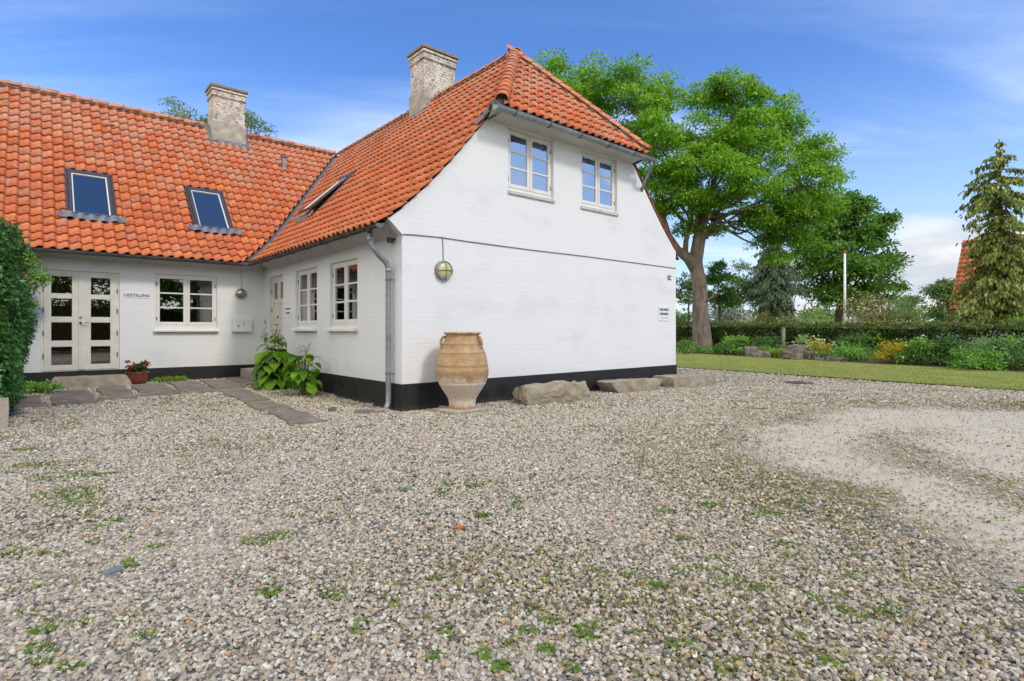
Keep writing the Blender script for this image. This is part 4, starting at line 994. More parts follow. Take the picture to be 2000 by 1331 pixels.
mb.add([(u0 - .12, v0 - .16, wprof(v0 - .16) + .06), (u1 + .12, v0 - .16, wprof(v0 - .16) + .06), (u1 + .12, v0, z_ + .07), (u0 - .12, v0, z_ + .07)], [(0, 1, 2, 3)])
mb.add([(u0 - .15, v0 - .1, wprof(v0 - .1) + .07), (u0 - .003, v0 - .1, wprof(v0 - .1) + .09), (u0 - .003, VW, RID + .14), (u0 - .10, VW, RID + .12)], [(0, 1, 2, 3)])
mb.add([(u1 + .003, v0 - .1, wprof(v0 - .1) + .09), (u1 + .15, v0 - .1, wprof(v0 - .1) + .07), (u1 + .10, VW, RID + .12), (u1 + .003, VW, RID + .14)], [(0, 1, 2, 3)])
mb.build('apron_flashing', 'lead', roof)
# small roof vent pipe and two vent tiles
vz = wprof(9.35); mb = MB(); mb.box(1.36, 1.46, 9.28, 9.38, vz - .1, vz + .36); mb.build('vent_pipe', 'zinc', roof)
mb = MB(); mb.add([(1.32, 9.24, vz + .37), (1.50, 9.24, vz + .37), (1.50, 9.42, vz + .37), (1.32, 9.42, vz + .37), (1.41, 9.33, vz + .43)], [(0, 3, 2, 1), (0, 1, 4), (1, 2, 4), (2, 3, 4), (3, 0, 4)]); mb.build('vent_cap', 'zinc', roof)
for (uu, vv_) in ((-2.62, 9.70), (-.62, 9.55), (1.62, 9.05)):
    mb = MB(); z_ = wprof(vv_)
    for k in range(7):
        a = PI * k / 6; mb.v.append((uu - .075 * math.cos(a), vv_ - .045, z_ - .01 + .095 * math.sin(a)))
    mb.v += [(uu - .08 * math.cos(PI * k / 6), vv_ + .11, wprof(vv_ + .11) + .02 + .02 * math.sin(PI * k / 6)) for k in range(7)]
    mb.f = [(k, k + 1, 8 + k, 7 + k) for k in range(6)]; mb.build('vent_tile', 'tile', roof, smooth=True)

# ---- gutters and pipes
def half_gutter(a, b, r=.062, mat='zinc', name='gutter', br=.78, caps=True):
    a = Vector(a); b = Vector(b); T = (b - a).normalized(); E = T.cross(Vector((0, 0, 1))).normalized(); L = (b - a).length
    n = 8; vs = []
    for p in (a, b):
        for rr in (r, r - .006):
            for k in range(n + 1):
                t = PI * k / n; vs.append(p + E * (-rr * math.cos(t)) + Vector((0, 0, -rr * math.sin(t))))
    m_ = n + 1; fs = [(k, k + 1, 2 * m_ + k + 1, 2 * m_ + k) for k in range(n)] + [(m_ + k, 3 * m_ + k, 3 * m_ + k + 1, m_ + k + 1) for k in range(n)]
    mb = MB(); mb.add(vs, fs)
    for sgn in (-1, 1): mb.tube([a + E * sgn * r + Vector((0, 0, .004)), b + E * sgn * r + Vector((0, 0, .004))], .0085, 6)
    g = mb.build(name, mat, house, recalc=False)
    if caps:
        for p, s in ((a, -1), (b, 1)):
            mb = MB(); vs = [p + T * s * .004 + E * (-r * 1.05 * math.cos(PI * k / 10)) + Vector((0, 0, -r * 1.05 * math.sin(PI * k / 10))) for k in range(11)]; mb.add(vs, [tuple(range(11))]); mb.build('gutter_end', mat, g, recalc=False)
    k = 1
    while k * br < L:
        p = a + T * (k * br - br * .5); mb = MB()
        pts = [p + E * (-(r + .006) * math.cos(PI * q / 8)) + Vector((0, 0, -(r + .006) * math.sin(PI * q / 8))) for q in range(9)]
        mb.tube(pts, .006, 5); mb.build('gutter_bracket', 'iron', g); k += 1
    return g
half_gutter((-.375, -.03, 2.715), (-.375, 6.08, 2.70), mat='zincdark')
half_gutter((-8.4, 6.115, 2.69), (-.42, 6.115, 2.69), mat='zinc', caps=False)
half_gutter((1.44, -.40, 4.745), (5.66, -.40, 4.725), mat='zinc')
mb = MB(); mb.tube([(-.375, .26, 2.67), (-.375, .26, 2.52), (-.355, .26, 2.43), (-.22, .25, 2.28), (-.12, .25, 2.20), (-.085, .25, 2.10), (-.085, .25, .34), (-.085, .25, .13), (-.11, .24, .07), (-.17, .22, -.01)], .042, 12)
dp = mb.build('downpipe', 'zinc', house, smooth=True)
for zz in (1.95, .55):
    mb = MB(); mb.tube([(-.085, .25, zz - .02), (-.085, .25, zz + .02)], .048, 12); mb.tube([(-.085, .25, zz), (-.005, .21, zz)], .006, 5); mb.build('pipe_clamp', 'zincdark', dp)
mb = MB(); mb.tube([(-.085, .25, 2.06), (-.085, .25, 2.12)], .046, 12); mb.tube([(-.375, .26, 2.49), (-.375, .26, 2.57)], .046, 12); mb.build('pipe_joint', 'zinc', dp, smooth=True)
mb = MB(); mb.tube([(5.56, -.40, 4.67), (5.56, -.40, 4.60), (5.62, -.32, 4.50), (5.72, -.10, 4.28), (5.80, .02, 4.18)], .034, 10); mb.build('downpipe', 'zinc', house, smooth=True)
# lead piece and mossy mortar where the hip gutter meets the verge
mb = MB(); mb.add([(1.30, -.10, 4.50), (1.62, -.16, 4.88), (1.66, -.02, 4.95), (1.34, .03, 4.56), (1.50, -.34, 4.80)], [(0, 1, 2, 3), (0, 4, 1)]); mb.build('lead_saddle', 'lead', roof)
mb = MB(); mb.tube([(1.50, -.30, 4.83), (1.58, -.12, 4.80), (1.62, .0, 4.76)], [.07, .06, .03], 7); mb.build('mossy_mortar', 'mortar', roof)
mb = MB(); mb.lathe([(0, -.02), (.098, -.02), (.098, .02), (0, .02)], 14); mb.v = [(x, y_, z) for x, z, y_ in mb.v]; o = mb.build('mossy_mortar', 'mortar', roof)
o.location = (1.62, -.33, hipz(-.36) + .10); o.rotation_euler = (0, 0, R(-40))

# ================================================================== THINGS ON THE WALLS
def uvthing(name, label, cat, u, v, z, face='gable', group=None):
    rz = TH if face in ('gable', 'wing') else TH - R(90)
    t = empty(name, HL(u, v, z), rz); return props(t, label, cat, group)     # local x along the wall, y into the wall
def text(body, size, loc, parent, mat='black', sx=1.0, name='lettering', ext=.0015, align='CENTER', bold=.0):
    cu = bpy.data.curves.new('lettering', 'FONT'); cu.body = body; cu.size = size; cu.align_x = align; cu.extrude = ext; cu.offset = bold; cu.resolution_u = 3
    o = bpy.data.objects.new('tmp_text', cu); col.objects.link(o)
    me = bpy.data.meshes.new_from_object(o); bpy.data.objects.remove(o)
    me.transform(Matrix.Translation(loc) @ Matrix.Diagonal((sx, 1, 1, 1)) @ Matrix.Rotation(R(90), 4, 'X').to_4x4() if False else Matrix.Translation(loc) @ Matrix.Rotation(R(90), 4, 'X') @ Matrix.Diagonal((sx, 1, 1, 1)))
    me.materials.clear(); return link(name, me, parent, mat)
# round bulkhead lamp on the gable
t = uvthing('wall_lamp', 'round caged bulkhead lamp with yellowed glass on the white gable wall', 'wall lamp', .714, 0, 2.12)
mb = MB(); mb.lathe([(0, 0), (.150, 0), (.152, .045), (.142, .066), (.128, .070), (.126, .060)], 28); mb.v = [(x, -z, y) for x, y, z in mb.v]; mb.build('lamp_ring', 'zinc', t, smooth=True)
mb = MB(); mb.lathe([(.127, .055), (.10, .078), (.06, .092), (0, .097)], 28); mb.v = [(x, -z, y) for x, y, z in mb.v]; mb.build('lamp_glass', 'lamp_glass', t, smooth=True)
mb = MB(); arc = [(.142 * math.cos(PI * k / 10), -.066 - .040 * math.sin(PI * k / 10), 0) for k in range(11)]; mb.tube(arc, .007, 6); mb.tube([(0, p[1], p[0]) for p in arc], .007, 6); mb.build('cage', 'zinc', t)
# half-hooded lamp of the wing
t = uvthing('wall_lamp', 'round steel wall lamp with a half hood under the eaves beside the white mailbox', 'wall lamp', -.50, 6.48, 2.03, 'wing')
mb = MB(); mb.lathe([(0, 0), (.115, 0), (.118, .04), (.108, .062), (.098, .060)], 24); mb.v = [(x, -z, y) for x, y, z in mb.v]; mb.build('lamp_ring', 'steel', t, smooth=True)
mb = MB(); mb.lathe([(.099, .055), (.08, .088), (.045, .108), (0, .114)], 24); mb.v = [(x, -z, y) for x, y, z in mb.v]
mb.build('lamp_glass', 'brass', t, smooth=True)
mb = MB(); n = 12; vs = []
for i in range(7):
    a = .5 * PI * i / 6; r = .106 * math.cos(a) + .001
    for k in range(n + 1): vs.append((r * math.cos(PI * k / n), -.056 - .066 * math.sin(a), r * math.sin(PI * k / n)))
mb.add(vs, [(i * 13 + k, i * 13 + k + 1, (i + 1) * 13 + k + 1, (i + 1) * 13 + k) for i in range(6) for k in range(n)]); mb.tube([(-.105, -.06, 0), (-.06, -.11, 0), (0, -.124, 0), (.06, -.11, 0), (.105, -.06, 0)], .006, 6); mb.build('hood', 'steel', t, smooth=True)
mb = MB(); mb.tube([(.0, -.008, .53), (.012, -.008, .42), (.004, -.01, .30), (.02, -.01, .2), (.012, -.012, .11)], .008, 6); mb.tube([(.02, -.012, .11), (.08, -.02, .08), (.13, -.02, .03), (.125, -.02, -.01)], .006, 6); mb.build('cable', 'sillgrey', t)
# mailbox
t = uvthing('mailbox', 'white wall mailbox with a slot flap, key hole and small round blue emblem', 'mailbox', -.683, 6.48, 1.155, 'wing')
MB().box(0, .40, -.115, -.001, 0, .30).build('mailbox_body', 'mailbox', t, bevel=.006)
MB().box(.012, .388, -.122, -.1155, .25, .296).build('slot_flap', 'mailbox', t, bevel=.003)
MB().box(.010, .390, -.1185, -.1155, .010, .238).build('mailbox_door', 'mailbox', t, bevel=.002)
MB().tube([(.215, -.1190, .200), (.215, -.126, .200)], .013, 12).build('key_lock', 'iron', t)
MB().box(.2115, .2185, -.128, -.1262, .150, .192).build('key', 'iron', t)
MB().tube([(.105, -.1190, .135), (.105, -.1210, .135)], .024, 20).build('emblem', 'blue', t)
MB().tube([(.105, -.1212, .135), (.105, -.1222, .135)], .010, 14).build('emblem', 'mailbox', t)
# signs
t = uvthing('sign', 'small white wall sign reading UDSTILLING between glazed door and window', 'sign', -2.475, 6.48, 1.915, 'wing')
MB().box(-.215, .205, -.010, -.001, -.055, .055).build('sign_plate', 'sign', t, bevel=.002)
text('UDSTILLING', .080, (-.005, -.0115, -.028), t, sx=.98, bold=.0014)
t = uvthing('sign', 'square white parking sign with two lines of text and an arrow near the gable corner', 'sign', 6.595, 0, 1.57)
MB().box(-.215, .215, -.012, -.001, -.165, .16).build('sign_plate', 'sign', t, bevel=.002)
text('LENE REGIUS', .072, (0, -.0135, .062), t, sx=.82, bold=.002); text('PARKERING', .072, (0, -.0135, -.034), t, sx=.86, bold=.002)
mb = MB(); mb.box(-.12, .10, -.0142, -.0125, -.104, -.094); mb.prism([(.095, -.114), (.13, -.099), (.095, -.084)], 1, -.0142, -.0125); mb.build('arrow', 'black', t)
t = uvthing('sign', 'small white plate with two lines of text beside the panelled entrance door', 'sign', 0, 4.80, 1.60, 'side')
MB().box(-.17, .17, -.010, -.001, -.13, .13).build('sign_plate', 'sign', t, bevel=.002)
text('LENE REGIUS', .055, (0, -.0115, .030), t, sx=.82, bold=.001); text('KERAMIK', .055, (0, -.0115, -.060), t, sx=1.0, bold=.001)
t = uvthing('house_number', 'dark house number 1C fixed high on the gable near the right corner', 'house number', 6.80, 0, 2.33)
text('1C', .155, (0, -.010, 0), t, sx=.85, ext=.004, bold=.002)
t = uvthing('doorbell', 'small brass bell push on the wall beside the panelled door', 'doorbell', 0, 6.33, 1.385, 'side')
MB().box(-.03, .03, -.02, -.001, -.04, .04).build('bell_plate', 'brass', t, bevel=.004); MB().tube([(0, -.021, 0), (0, -.034, 0)], .012, 10).build('button', 'timber', t)
t = uvthing('lamp', 'small black sensor lamp under the eaves next to the zinc downpipe', 'lamp', 0, .19, 2.52, 'side')
mb = MB(); mb.box(-.03, .03, -.13, -.04, -.03, .045); mb.build('lamp_housing', 'iron', t, bevel=.006); MB().tube([(0, -.001, .03), (0, -.05, .04)], .012, 8).build('bracket', 'iron', t)
t = uvthing('lamp', 'small grey floodlight sticking out behind the far right gable corner', 'lamp', 7.17, .18, 2.62)
mb = MB(); mb.add([(-.02, -.02, .0), (.16, -.02, .02), (.16, .12, .02), (-.02, .12, .0), (.02, -.02, .07), (.13, -.02, .08), (.13, .12, .08), (.02, .12, .07)], [(0, 3, 2, 1), (4, 5, 6, 7), (0, 1, 5, 4), (1, 2, 6, 5), (2, 3, 7, 6), (3, 0, 4, 7)]); mb.build('lamp_housing', 'lowlamp', t, bevel=.004)
MB().tube([(.05, .05, .07), (.02, .05, .17), (-.09, .05, .20)], .01, 6).build('bracket', 'iron', t)
# dim furniture behind the glazed door
def chair(loc, rz, label):
    t = empty('chair', loc, rz); props(t, label, 'chair')
    MB().box(-.21, .21, -.2, .2, .43, .46).build('seat', 'iron', t, bevel=.008); MB().box(-.20, .20, .19, .21, .55, .88).build('backrest', 'iron', t, bevel=.008)
    for x in (-.18, .18):
        for y in (-.17, .18): MB().tube([(x, y, .43), (x * 1.1, y * 1.15, .0)], .011, 6).build('leg', 'steel', t)
chair(HL(-3.72, 7.25, .385), TH + R(60), 'black chair behind the lower panes of the glazed double door')

# ================================================================== COURTYARD THINGS
# terracotta jar
JX = Vector((-.735, 8.22, 0)); t = empty('terracotta_jar', (JX.x, JX.y, .052), R(20))
props(t, 'large banded terracotta jar with small handles standing in front of the gable', 'jar')
prof_j = [(0, 0), (.19, 0), (.197, .012), (.194, .06), (.200, .11), (.212, .147), (.236, .185), (.262, .227), (.305, .29), (.345, .36), (.349, .368), (.346, .376), (.360, .40), (.375, .44), (.385, .50), (.386, .503), (.382, .509), (.386, .515), (.383, .522), (.388, .53), (.389, .57), (.386, .60), (.381, .612), (.384, .618), (.380, .625), (.383, .632), (.378, .64), (.371, .70), (.358, .76), (.345, .80), (.346, .806), (.337, .812), (.340, .819), (.332, .825), (.315, .87), (.295, .925), (.296, .931), (.288, .936), (.290, .942), (.281, .95), (.262, 1.0), (.250, 1.04), (.247, 1.07), (.252, 1.085), (.274, 1.092), (.278, 1.105), (.272, 1.118), (.255, 1.118), (.240, 1.10), (.225, 1.07), (.24, .95), (.34, .6), (.3, .3), (.15, .05), (0, .04)]
mb = MB(); mb.lathe(prof_j, 72); o = mb.build('jar_body', 'pot', t, smooth=True)
for v in o.data.vertices:
    k = mnoise.noise(v.co * 3) * .006 + mnoise.noise(v.co * 11) * .0035; rr = math.hypot(v.co.x, v.co.y)
    if rr > .1: v.co.x *= 1 + k / rr; v.co.y *= 1 + k / rr
for i, a in enumerate((R(178), R(-42), R(68))):
    c, s = math.cos(a), math.sin(a); mb = MB()
    mb.tube([(c * r, s * r, z) for r, z in ((.25, 1.045), (.285, 1.045), (.308, 1.015), (.318, .96), (.312, .90), (.300, .88))], [.022, .021, .02, .02, .021, .024], 8); mb.build('handle', 'pot', t, smooth=True)
t = empty('stone_slab', (JX.x, JX.y + .0, 0), TH + R(2)); props(t, 'flat tan stone slab under the terracotta jar', 'slab')
def rock_mesh(name, dims, seed, mat, parent, sub=4, amp=.10, rough=1.0, squash=None):
    """blocky boulder: subdivided box with noise and chipped edges"""
    bm = bmesh.new(); bmesh.ops.create_cube(bm, size=1); bmesh.ops.subdivide_edges(bm, edges=bm.edges[:], cuts=2 ** (sub - 1) + 2, use_grid_fill=True)
    sd = Vector((seed * 3.7, seed * 1.3, seed))
    for v in bm.verts:
        p = v.co.copy(); l = max(abs(p.x), abs(p.y), abs(p.z)); sph = p.normalized() * .62; q = p.lerp(sph, .13)
        w = Vector((q.x * dims[0], q.y * dims[1], q.z * dims[2])); s0 = min(dims)
        nv = mnoise.noise_vector(w * 1.9 / max(s0, .2) * .5 + sd) * amp * s0 * 1.15 + mnoise.noise_vector(w * 6 + sd) * amp * s0 * .75 * rough + mnoise.noise_vector(w * 19 + sd) * amp * s0 * .30 * rough
        v.co = w + nv
        if squash: v.co = squash(v.co)
        v.co.z += dims[2] / 2
    me = bpy.data.meshes.new(name); bm.to_mesh(me); bm.free(); o = link(name, me, parent, mat)
    return o
rock_mesh('slab_body', (.66, .50, .055), 3, 'kerbstone', t, 3, .05)
def rock(name, label, cat, loc, rz, dims, seed, mat, amp=.10, group=None, squash=None, sub=4, rough=1.0, sink=.03):
    o = rock_mesh(name, dims, seed, mat, None, sub, amp, rough, squash); o.location = (loc[0], loc[1], loc[2] - sink); o.rotation_euler = (0, 0, rz); props(o, label, cat, group); return o
def wpt(u, v): p = HL(u, v); return (p.x, p.y, float(gz(p.x, p.y)))
rock('stone_block', 'rough tan granite block nearest the terracotta jar along the gable', 'stone', (.66, 9.28, 0), R(32), (1.26, .46, .33), 1, 'granite', .15, squash=lambda c: Vector((c.x, c.y * (1 - .35 * max(0, c.z) / .3), c.z * (1.0 + .12 * math.sin(c.x * 3)))), sub=5)
rock('stone_block', 'flat-topped grey-brown stone block, middle of the three along the gable', 'stone', (2.32, 10.98, 0), R(33), (1.22, .46, .25), 2, 'granite', .09, squash=lambda c: Vector((c.x * (1 + .18 * c.z / .12), c.y, c.z)), sub=5)
rock('stone_block', 'long squared stone block with a small red mark at the right gable corner', 'stone', (3.72, 12.02, 0), R(30), (1.28, .62, .25), 5, 'granite', .06, sub=5)
p = Vector((3.20, 11.52, .16)); mb = MB(); mb.tube([p, p + Vector((-.01, -.05, 0))], .02, 8)
o = mb.build('paint_mark', 'redpaint'); props(o, 'tiny red paint mark on the end of the stone block at the gable corner', 'paint mark')
rock('stone_bench', 'long low sandstone block lying in front of the glazed double door', 'stone bench', wpt(-3.28, 5.93), TH + R(1), (1.22, .38, .25), 8, 'granite', .04, squash=lambda c: Vector((c.x * (1 - .10 * c.z / .13), c.y * (1 - .15 * c.z / .13), c.z)), sub=5)
rock('stone_step', 'rough stone step below the panelled entrance door', 'step', wpt(-.30, 5.72), TH + R(90), (1.15, .52, .26), 9, 'kerbstone', .05)
x_, y_, z_ = wpt(-4.46, 1.90); rock('kerb_stone', 'upright squared pale stone at the near end of the tall left hedge', 'kerb stone', (x_, y_, 0), TH, (.28, .24, .38), 11, 'kerbstone', .04, sink=.0)
# paved path: structure > paving stones
path = empty('path', HL(0, 0, 0), TH); props(path, 'irregular brown paving stone path along the wing to the entrance door', kind='structure')
SL = [(-.90, -.30, 5.12, 6.35), (-1.50, -.97, 4.15, 6.0), (-2.08, -1.55, 4.05, 5.95), (-2.70, -2.14, 4.20, 5.75), (-3.26, -2.76, 4.15, 5.45), (-3.90, -3.34, 3.95, 5.25), (-4.36, -3.97, 3.4, 4.75),
      (-1.55, -1.10, 2.28, 3.80), (-1.58, -1.15, 1.20, 2.20), (-1.62, -1.17, -.18, 1.14),
      (-2.05, -1.12, 3.84, 4.03), (-2.75, -2.10, 3.80, 4.08), (-3.30, -2.80, 3.62, 3.88), (-3.88, -3.34, 3.42, 3.70), (-.92, -.40, 4.55, 5.06)]
for i, (a, b, c, d) in enumerate(SL):
    rr = random.Random(i * 3 + 1); n = 12; poly = []
    pts = [(a, c), ((a + b) / 2, c), (b, c), (b, (c * 2 + d) / 3), (b, (c + 2 * d) / 3), (b, d), ((a + b) / 2, d), (a, d), (a, (c + 2 * d) / 3), (a, (c * 2 + d) / 3)]
    cx, cy = (a + b) / 2, (c + d) / 2; ra = rr.uniform(-.07, .07); poly = [(cx + (x - cx) * .95 - (y - cy) * ra * .5 + rr.uniform(-.045, .045), cy + (y - cy) * .95 + (x - cx) * ra + rr.uniform(-.05, .05)) for x, y in pts]
    tp = []; bt = []
    for x, y in poly:
        w = HL(x, y); g = float(gz(w.x, w.y)); tp.append((x, y, g + .030 + rr.uniform(-.004, .004))); bt.append((x, y, g - .06))
    inner = [(cx + (x - cx) * .93, cy + (y - cy) * .96, z + .006) for x, y, z in tp]; m_ = len(tp); w = HL(cx, cy); g = float(gz(w.x, w.y))
    mb = MB(); mb.add(bt + tp + inner + [(cx, cy, g + .038)], [(k, (k + 1) % m_, (k + 1) % m_ + m_, k + m_) for k in range(m_)] + [(k + m_, (k + 1) % m_ + m_, (k + 1) % m_ + 2 * m_, k + 2 * m_) for k in range(m_)] + [(k + 2 * m_, (k + 1) % m_ + 2 * m_, 3 * m_) for k in range(m_)])
    mb.build('paving_stone', 'slab', path)
rock('flat_stone', 'flat dark stone in the gravel at the foot of the downpipe', 'stone', (*gpt(722, 806)[:2], 0), R(15), (.42, .24, .05), 14, 'greystone', .08, sub=3, sink=.015)
rock('flat_stone', 'small pale splash stone under the mouth of the downpipe', 'stone', (*HL(-.22, .19)[:2], 0), R(40), (.20, .16, .05), 15, 'kerbstone', .1, sub=3, sink=.012)
for i, (px, py) in enumerate(((722, 795), (737, 792), (866, 800))):
    q = gpt(px, py); rock('loose_stone', 'palm-sized pale rubble stone at the foot of the plinth by the gable corner', 'stone', (q.x, q.y, 0), i, (.13, .10, .07), 20 + i, 'kerbstone', .12, 'rubble stones at the plinth', sub=2, sink=.01)
q = gpt(649, 804); rock('loose_stone', 'single dark grey stone lying in the gravel beside the diagonal path', 'stone', (q.x, q.y, .01), 1, (.10, .08, .06), 30, 'greystone', .12, sub=2, sink=.01)
q = gpt(220, 1122); rock('loose_stone', 'flat bluish slate pebble in the foreground gravel on the left', 'stone', (q.x, q.y, .008), 1.2, (.075, .045, .02), 31, 'zinc', .1, sub=2, sink=.0)
q = gpt(898, 1036); rock('brick_chip', 'small orange brick chip in the middle of the gravel', 'brick chip', (q.x, q.y, .010), .4, (.04, .028, .016), 32, 'tile', .12, sub=2, sink=.0)
# plant pot with geraniums
pp = HL(-2.53, 6.08); pz = float(gz(pp.x, pp.y)); t = empty('plant_pot', (pp.x, pp.y, pz)); props(t, 'glazed red-brown bowl pot standing against the wing plinth', 'plant pot')
mb = MB(); mb.lathe([(0, 0), (.12, 0), (.165, .04), (.195, .11), (.203, .17), (.198, .215), (.212, .228), (.214, .245), (.20, .250), (.185, .235), (.18, .20), (0, .20)], 32); mb.build('bowl', 'glazedpot', t, smooth=True)
MB().lathe([(0, .205), (.181, .2)], 20).build('soil', 'soil', t)
t = empty('geranium', (pp.x, pp.y, pz + .2)); props(t, 'red geraniums growing in the glazed bowl pot', 'flowers')
arrs = [clump((dx, dy, .05 + .03 * k), .10, 90, .05, .045, .8, .0, .8, rsF) for k, (dx, dy) in enumerate(((-.10, 0), (.0, .03), (.10, -.02), (.04, -.07), (.13, .03)))]; leaf_obj('foliage', arrs, 'geranium', t)
mb = MB(); heads = [(-.17, -.02, .24), (-.15, -.03, .14), (.0, -.05, .19), (-.08, -.06, .10), (.17, -.02, .22), (.04, -.03, .17), (.09, 0, .26)]
for h_ in heads: mb.tube([(h_[0] * .5, h_[1] * .5, 0), (h_[0] * .9, h_[1] * .9, h_[2] * .6), h_], .004, 5)
mb.build('stem', 'twig', t)
for h_ in heads[:6]:
    rr = .035 if h_ in (heads[2], heads[3]) else .03
    leaf_obj('flower', [clump(h_, rr * 1.25, 40, .034, .030, .7, 0, 1, rsF, .5)], 'red_flower', t)
# manhole cover
q = gpt(1560, 749); t = empty('manhole_cover', (q.x, q.y, .004)); props(t, 'flat round rusty manhole cover set in the gravel near the lawn', 'manhole cover')
mb = MB(); mb.lathe([(0, .012), (.27, .012), (.275, .006), (.285, .016), (.31, .016), (.315, -.01)], 32); mb.build('cover', 'manhole', t)
mb = MB(); [mb.box(-.2 + .1 * k, -.16 + .1 * k, -.15, .15, .012, .018) for k in range(4)]; mb.build('ribs', 'manhole', t)
q = gpt(1714, 772); t = MB().lathe([(0, .03), (.02, .025), (.03, .0)], 10).build('plastic_lid', 'redpaint'); t.location = (q.x, q.y, .01); t.scale = (1, 1, 1); props(t, 'tiny red lid lying on the gravel near the lawn edge', 'litter')

# ================================================================== GROUND PLANTS
def big_leaf(base, d, L, W, seed, arch=.5, cup=.12):
    """broad ovate leaf as a bent grid; returns verts, faces"""
    rr = random.Random(seed); d = Vector(d).normalized(); side = d.cross(Vector((0, 0, 1))).normalized(); nL, nW = 6, 4; vs = []
    p = Vector(base); dirv = d.copy(); seg = L / nL; pts = [p.copy()]
    for i in range(nL):
        dirv = (dirv + Vector((0, 0, -arch / nL * 1.6))).normalized(); p = p + dirv * seg; pts.append(p.copy())
    for i, q in enumerate(pts):
        t_ = i / nL; w = W * .5 * (math.sin(PI * min(t_ * 1.08 + .04, 1)) ** .8 if t_ < .98 else .02) * (1.12 - .35 * t_)
        for k in range(nW + 1):
            s_ = (k / nW - .5) * 2; up = cup * abs(s_) * w + .02 * L * math.sin(i * 2.2 + s_ * 3 + seed)
            vs.append(q + side * s_ * w + Vector((0, 0, up)))
    fs = [(i * (nW + 1) + k, i * (nW + 1) + k + 1, (i + 1) * (nW + 1) + k + 1, (i + 1) * (nW + 1) + k) for i in range(nL) for k in range(nW)]; return vs, fs
def leaf_part(t, base, d, L, W, seed, name='leaf', mat='bigleaf', arch=.5, petiole=True):
    vs, fs = big_leaf(base, d, L, W, seed, arch); mb = MB(); mb.add(vs, fs)
    if petiole: mb.tube([Vector(base) - Vector(d).normalized() * .04 - Vector((0, 0, .02)), base], .004, 4, cap=False)
    return mb.build(name, mat, t, smooth=True, recalc=False)
def perennial(loc, label, stems, seed, basal, bl=.34, bw=.22, gone=False):
    rr = random.Random(seed); t = empty('perennial_plant', loc); props(t, label, 'plant'); s = seed * 100
    for k in range(basal):                                                # big drooping leaves near the ground, in layers
        a = rr.uniform(0, 2 * PI); lay = rr.random(); z = .10 + lay * .55; r = .05 + .08 * rr.random(); el = .55 - .2 * (1 - lay)
        L = bl * rr.uniform(.75, 1.15) * (1 - .2 * lay); s += 1
        a_ = a; b0 = (math.cos(a_) * r, math.sin(a_) * r, z); pt = (math.cos(a_) * (r + .10), math.sin(a_) * (r + .10), z + .06)
        leaf_part(t, pt, (math.cos(a_), math.sin(a_), el), L, bw * rr.uniform(.8, 1.15), s, arch=1.5)
        MB().tube([(0, 0, 0), b0, pt], [.010, .008, .005], 5, cap=False).build('leaf_stalk', 'twig', t)
    for (dx, dy, h) in stems:
        st = [(dx * .2, dy * .2, 0), (dx * .5, dy * .5, h * .4), (dx * .85, dy * .85, h * .75), (dx, dy, h)]
        m_ = MB(); m_.tube(st, [.011, .009, .006, .004], 6); heads = []
        for k in range(5):
            a = rr.uniform(0, 2 * PI); l = rr.uniform(.05, .12); q = (dx + math.cos(a) * l, dy + math.sin(a) * l, h + rr.uniform(-.06, .07)); m_.tube([(dx, dy, h - .12), q], .0025, 4); heads.append(q)
        m_.build('stem', 'twig', t)
        nn = int(h / .066)
        for k in range(3, nn):
            f = k / nn; z = h * f; a = k * 2.4 + rr.uniform(-.4, .4); c = Vector((dx * f, dy * f, z)); L = .40 * (1 - f) ** .6 + .10; s += 1
            leaf_part(t, c, (math.cos(a), math.sin(a), .35), L, L * .46, s, arch=1.0, petiole=False)
        for q in heads:
            MB().lathe([(0, -.012), (.011, -.004), (.012, .006), (0, .010)], 8, q).build('flower_bud', 'weed', t, smooth=True)
    return t
q = wpt(-.56, 3.86); pl = perennial(q, 'tall broad-leaved perennial with budding stems against the side wall', [(-.24, .12, 1.10), (-.10, .20, 1.14), (.04, .05, 1.06), (.14, -.10, 1.02), (.22, -.22, .96), (-.15, -.12, .98), (0, .15, 1.0)], 3, 74, .38, .25)
arr = [clump((-.24, .12, 1.15), .03, 26, .035, .010, .3, 0, 1, rsF, .3)]; leaf_obj('flower', arr, 'orange_flower', pl)
q = wpt(-.48, 2.62); perennial(q, 'smaller broad-leaved perennial with one tall stem, right of the larger one', [(.06, -.02, .86)], 8, 30, .26, .185)
q = wpt(-.28, 3.12); perennial(q, 'thin young broad-leaved perennial stem between the two larger plants', [(0, 0, .62)], 12, 5, .2, .12)
def strip_plants(name, label, cat, pts, rad, n, L, W, mat, flat=.5):
    arrs = [clump((x, y, z), rad * random.uniform(.7, 1.2), n, L, W, flat, 0, .8, rsF, .05) for x, y, z in pts]
    o = leaf_obj(name, arrs, mat); props(o, label, cat); o['kind'] = 'stuff'; return o
pts = []
for k in range(26):
    u = -4.15 + k * .098
    if -2.78 < u < -2.28: continue
    w = wpt(u, 6.26 + random.uniform(-.08, .06)); pts.append((w[0], w[1], w[2] + .05))
strip_plants('ground_cover', 'low bright green ground cover along the foot of the wing wall', 'ground cover', pts, .11, 60, .05, .035, 'lime')
pts = [wpt(-4.05 + random.uniform(-.3, .25), random.uniform(4.9, 6.1)) for _ in range(16)]
strip_plants('ground_cover', 'dark green ground cover between left hedge and stone bench', 'ground cover', [(x, y, z + .08) for x, y, z in pts], .17, 75, .055, .04, 'shrub')
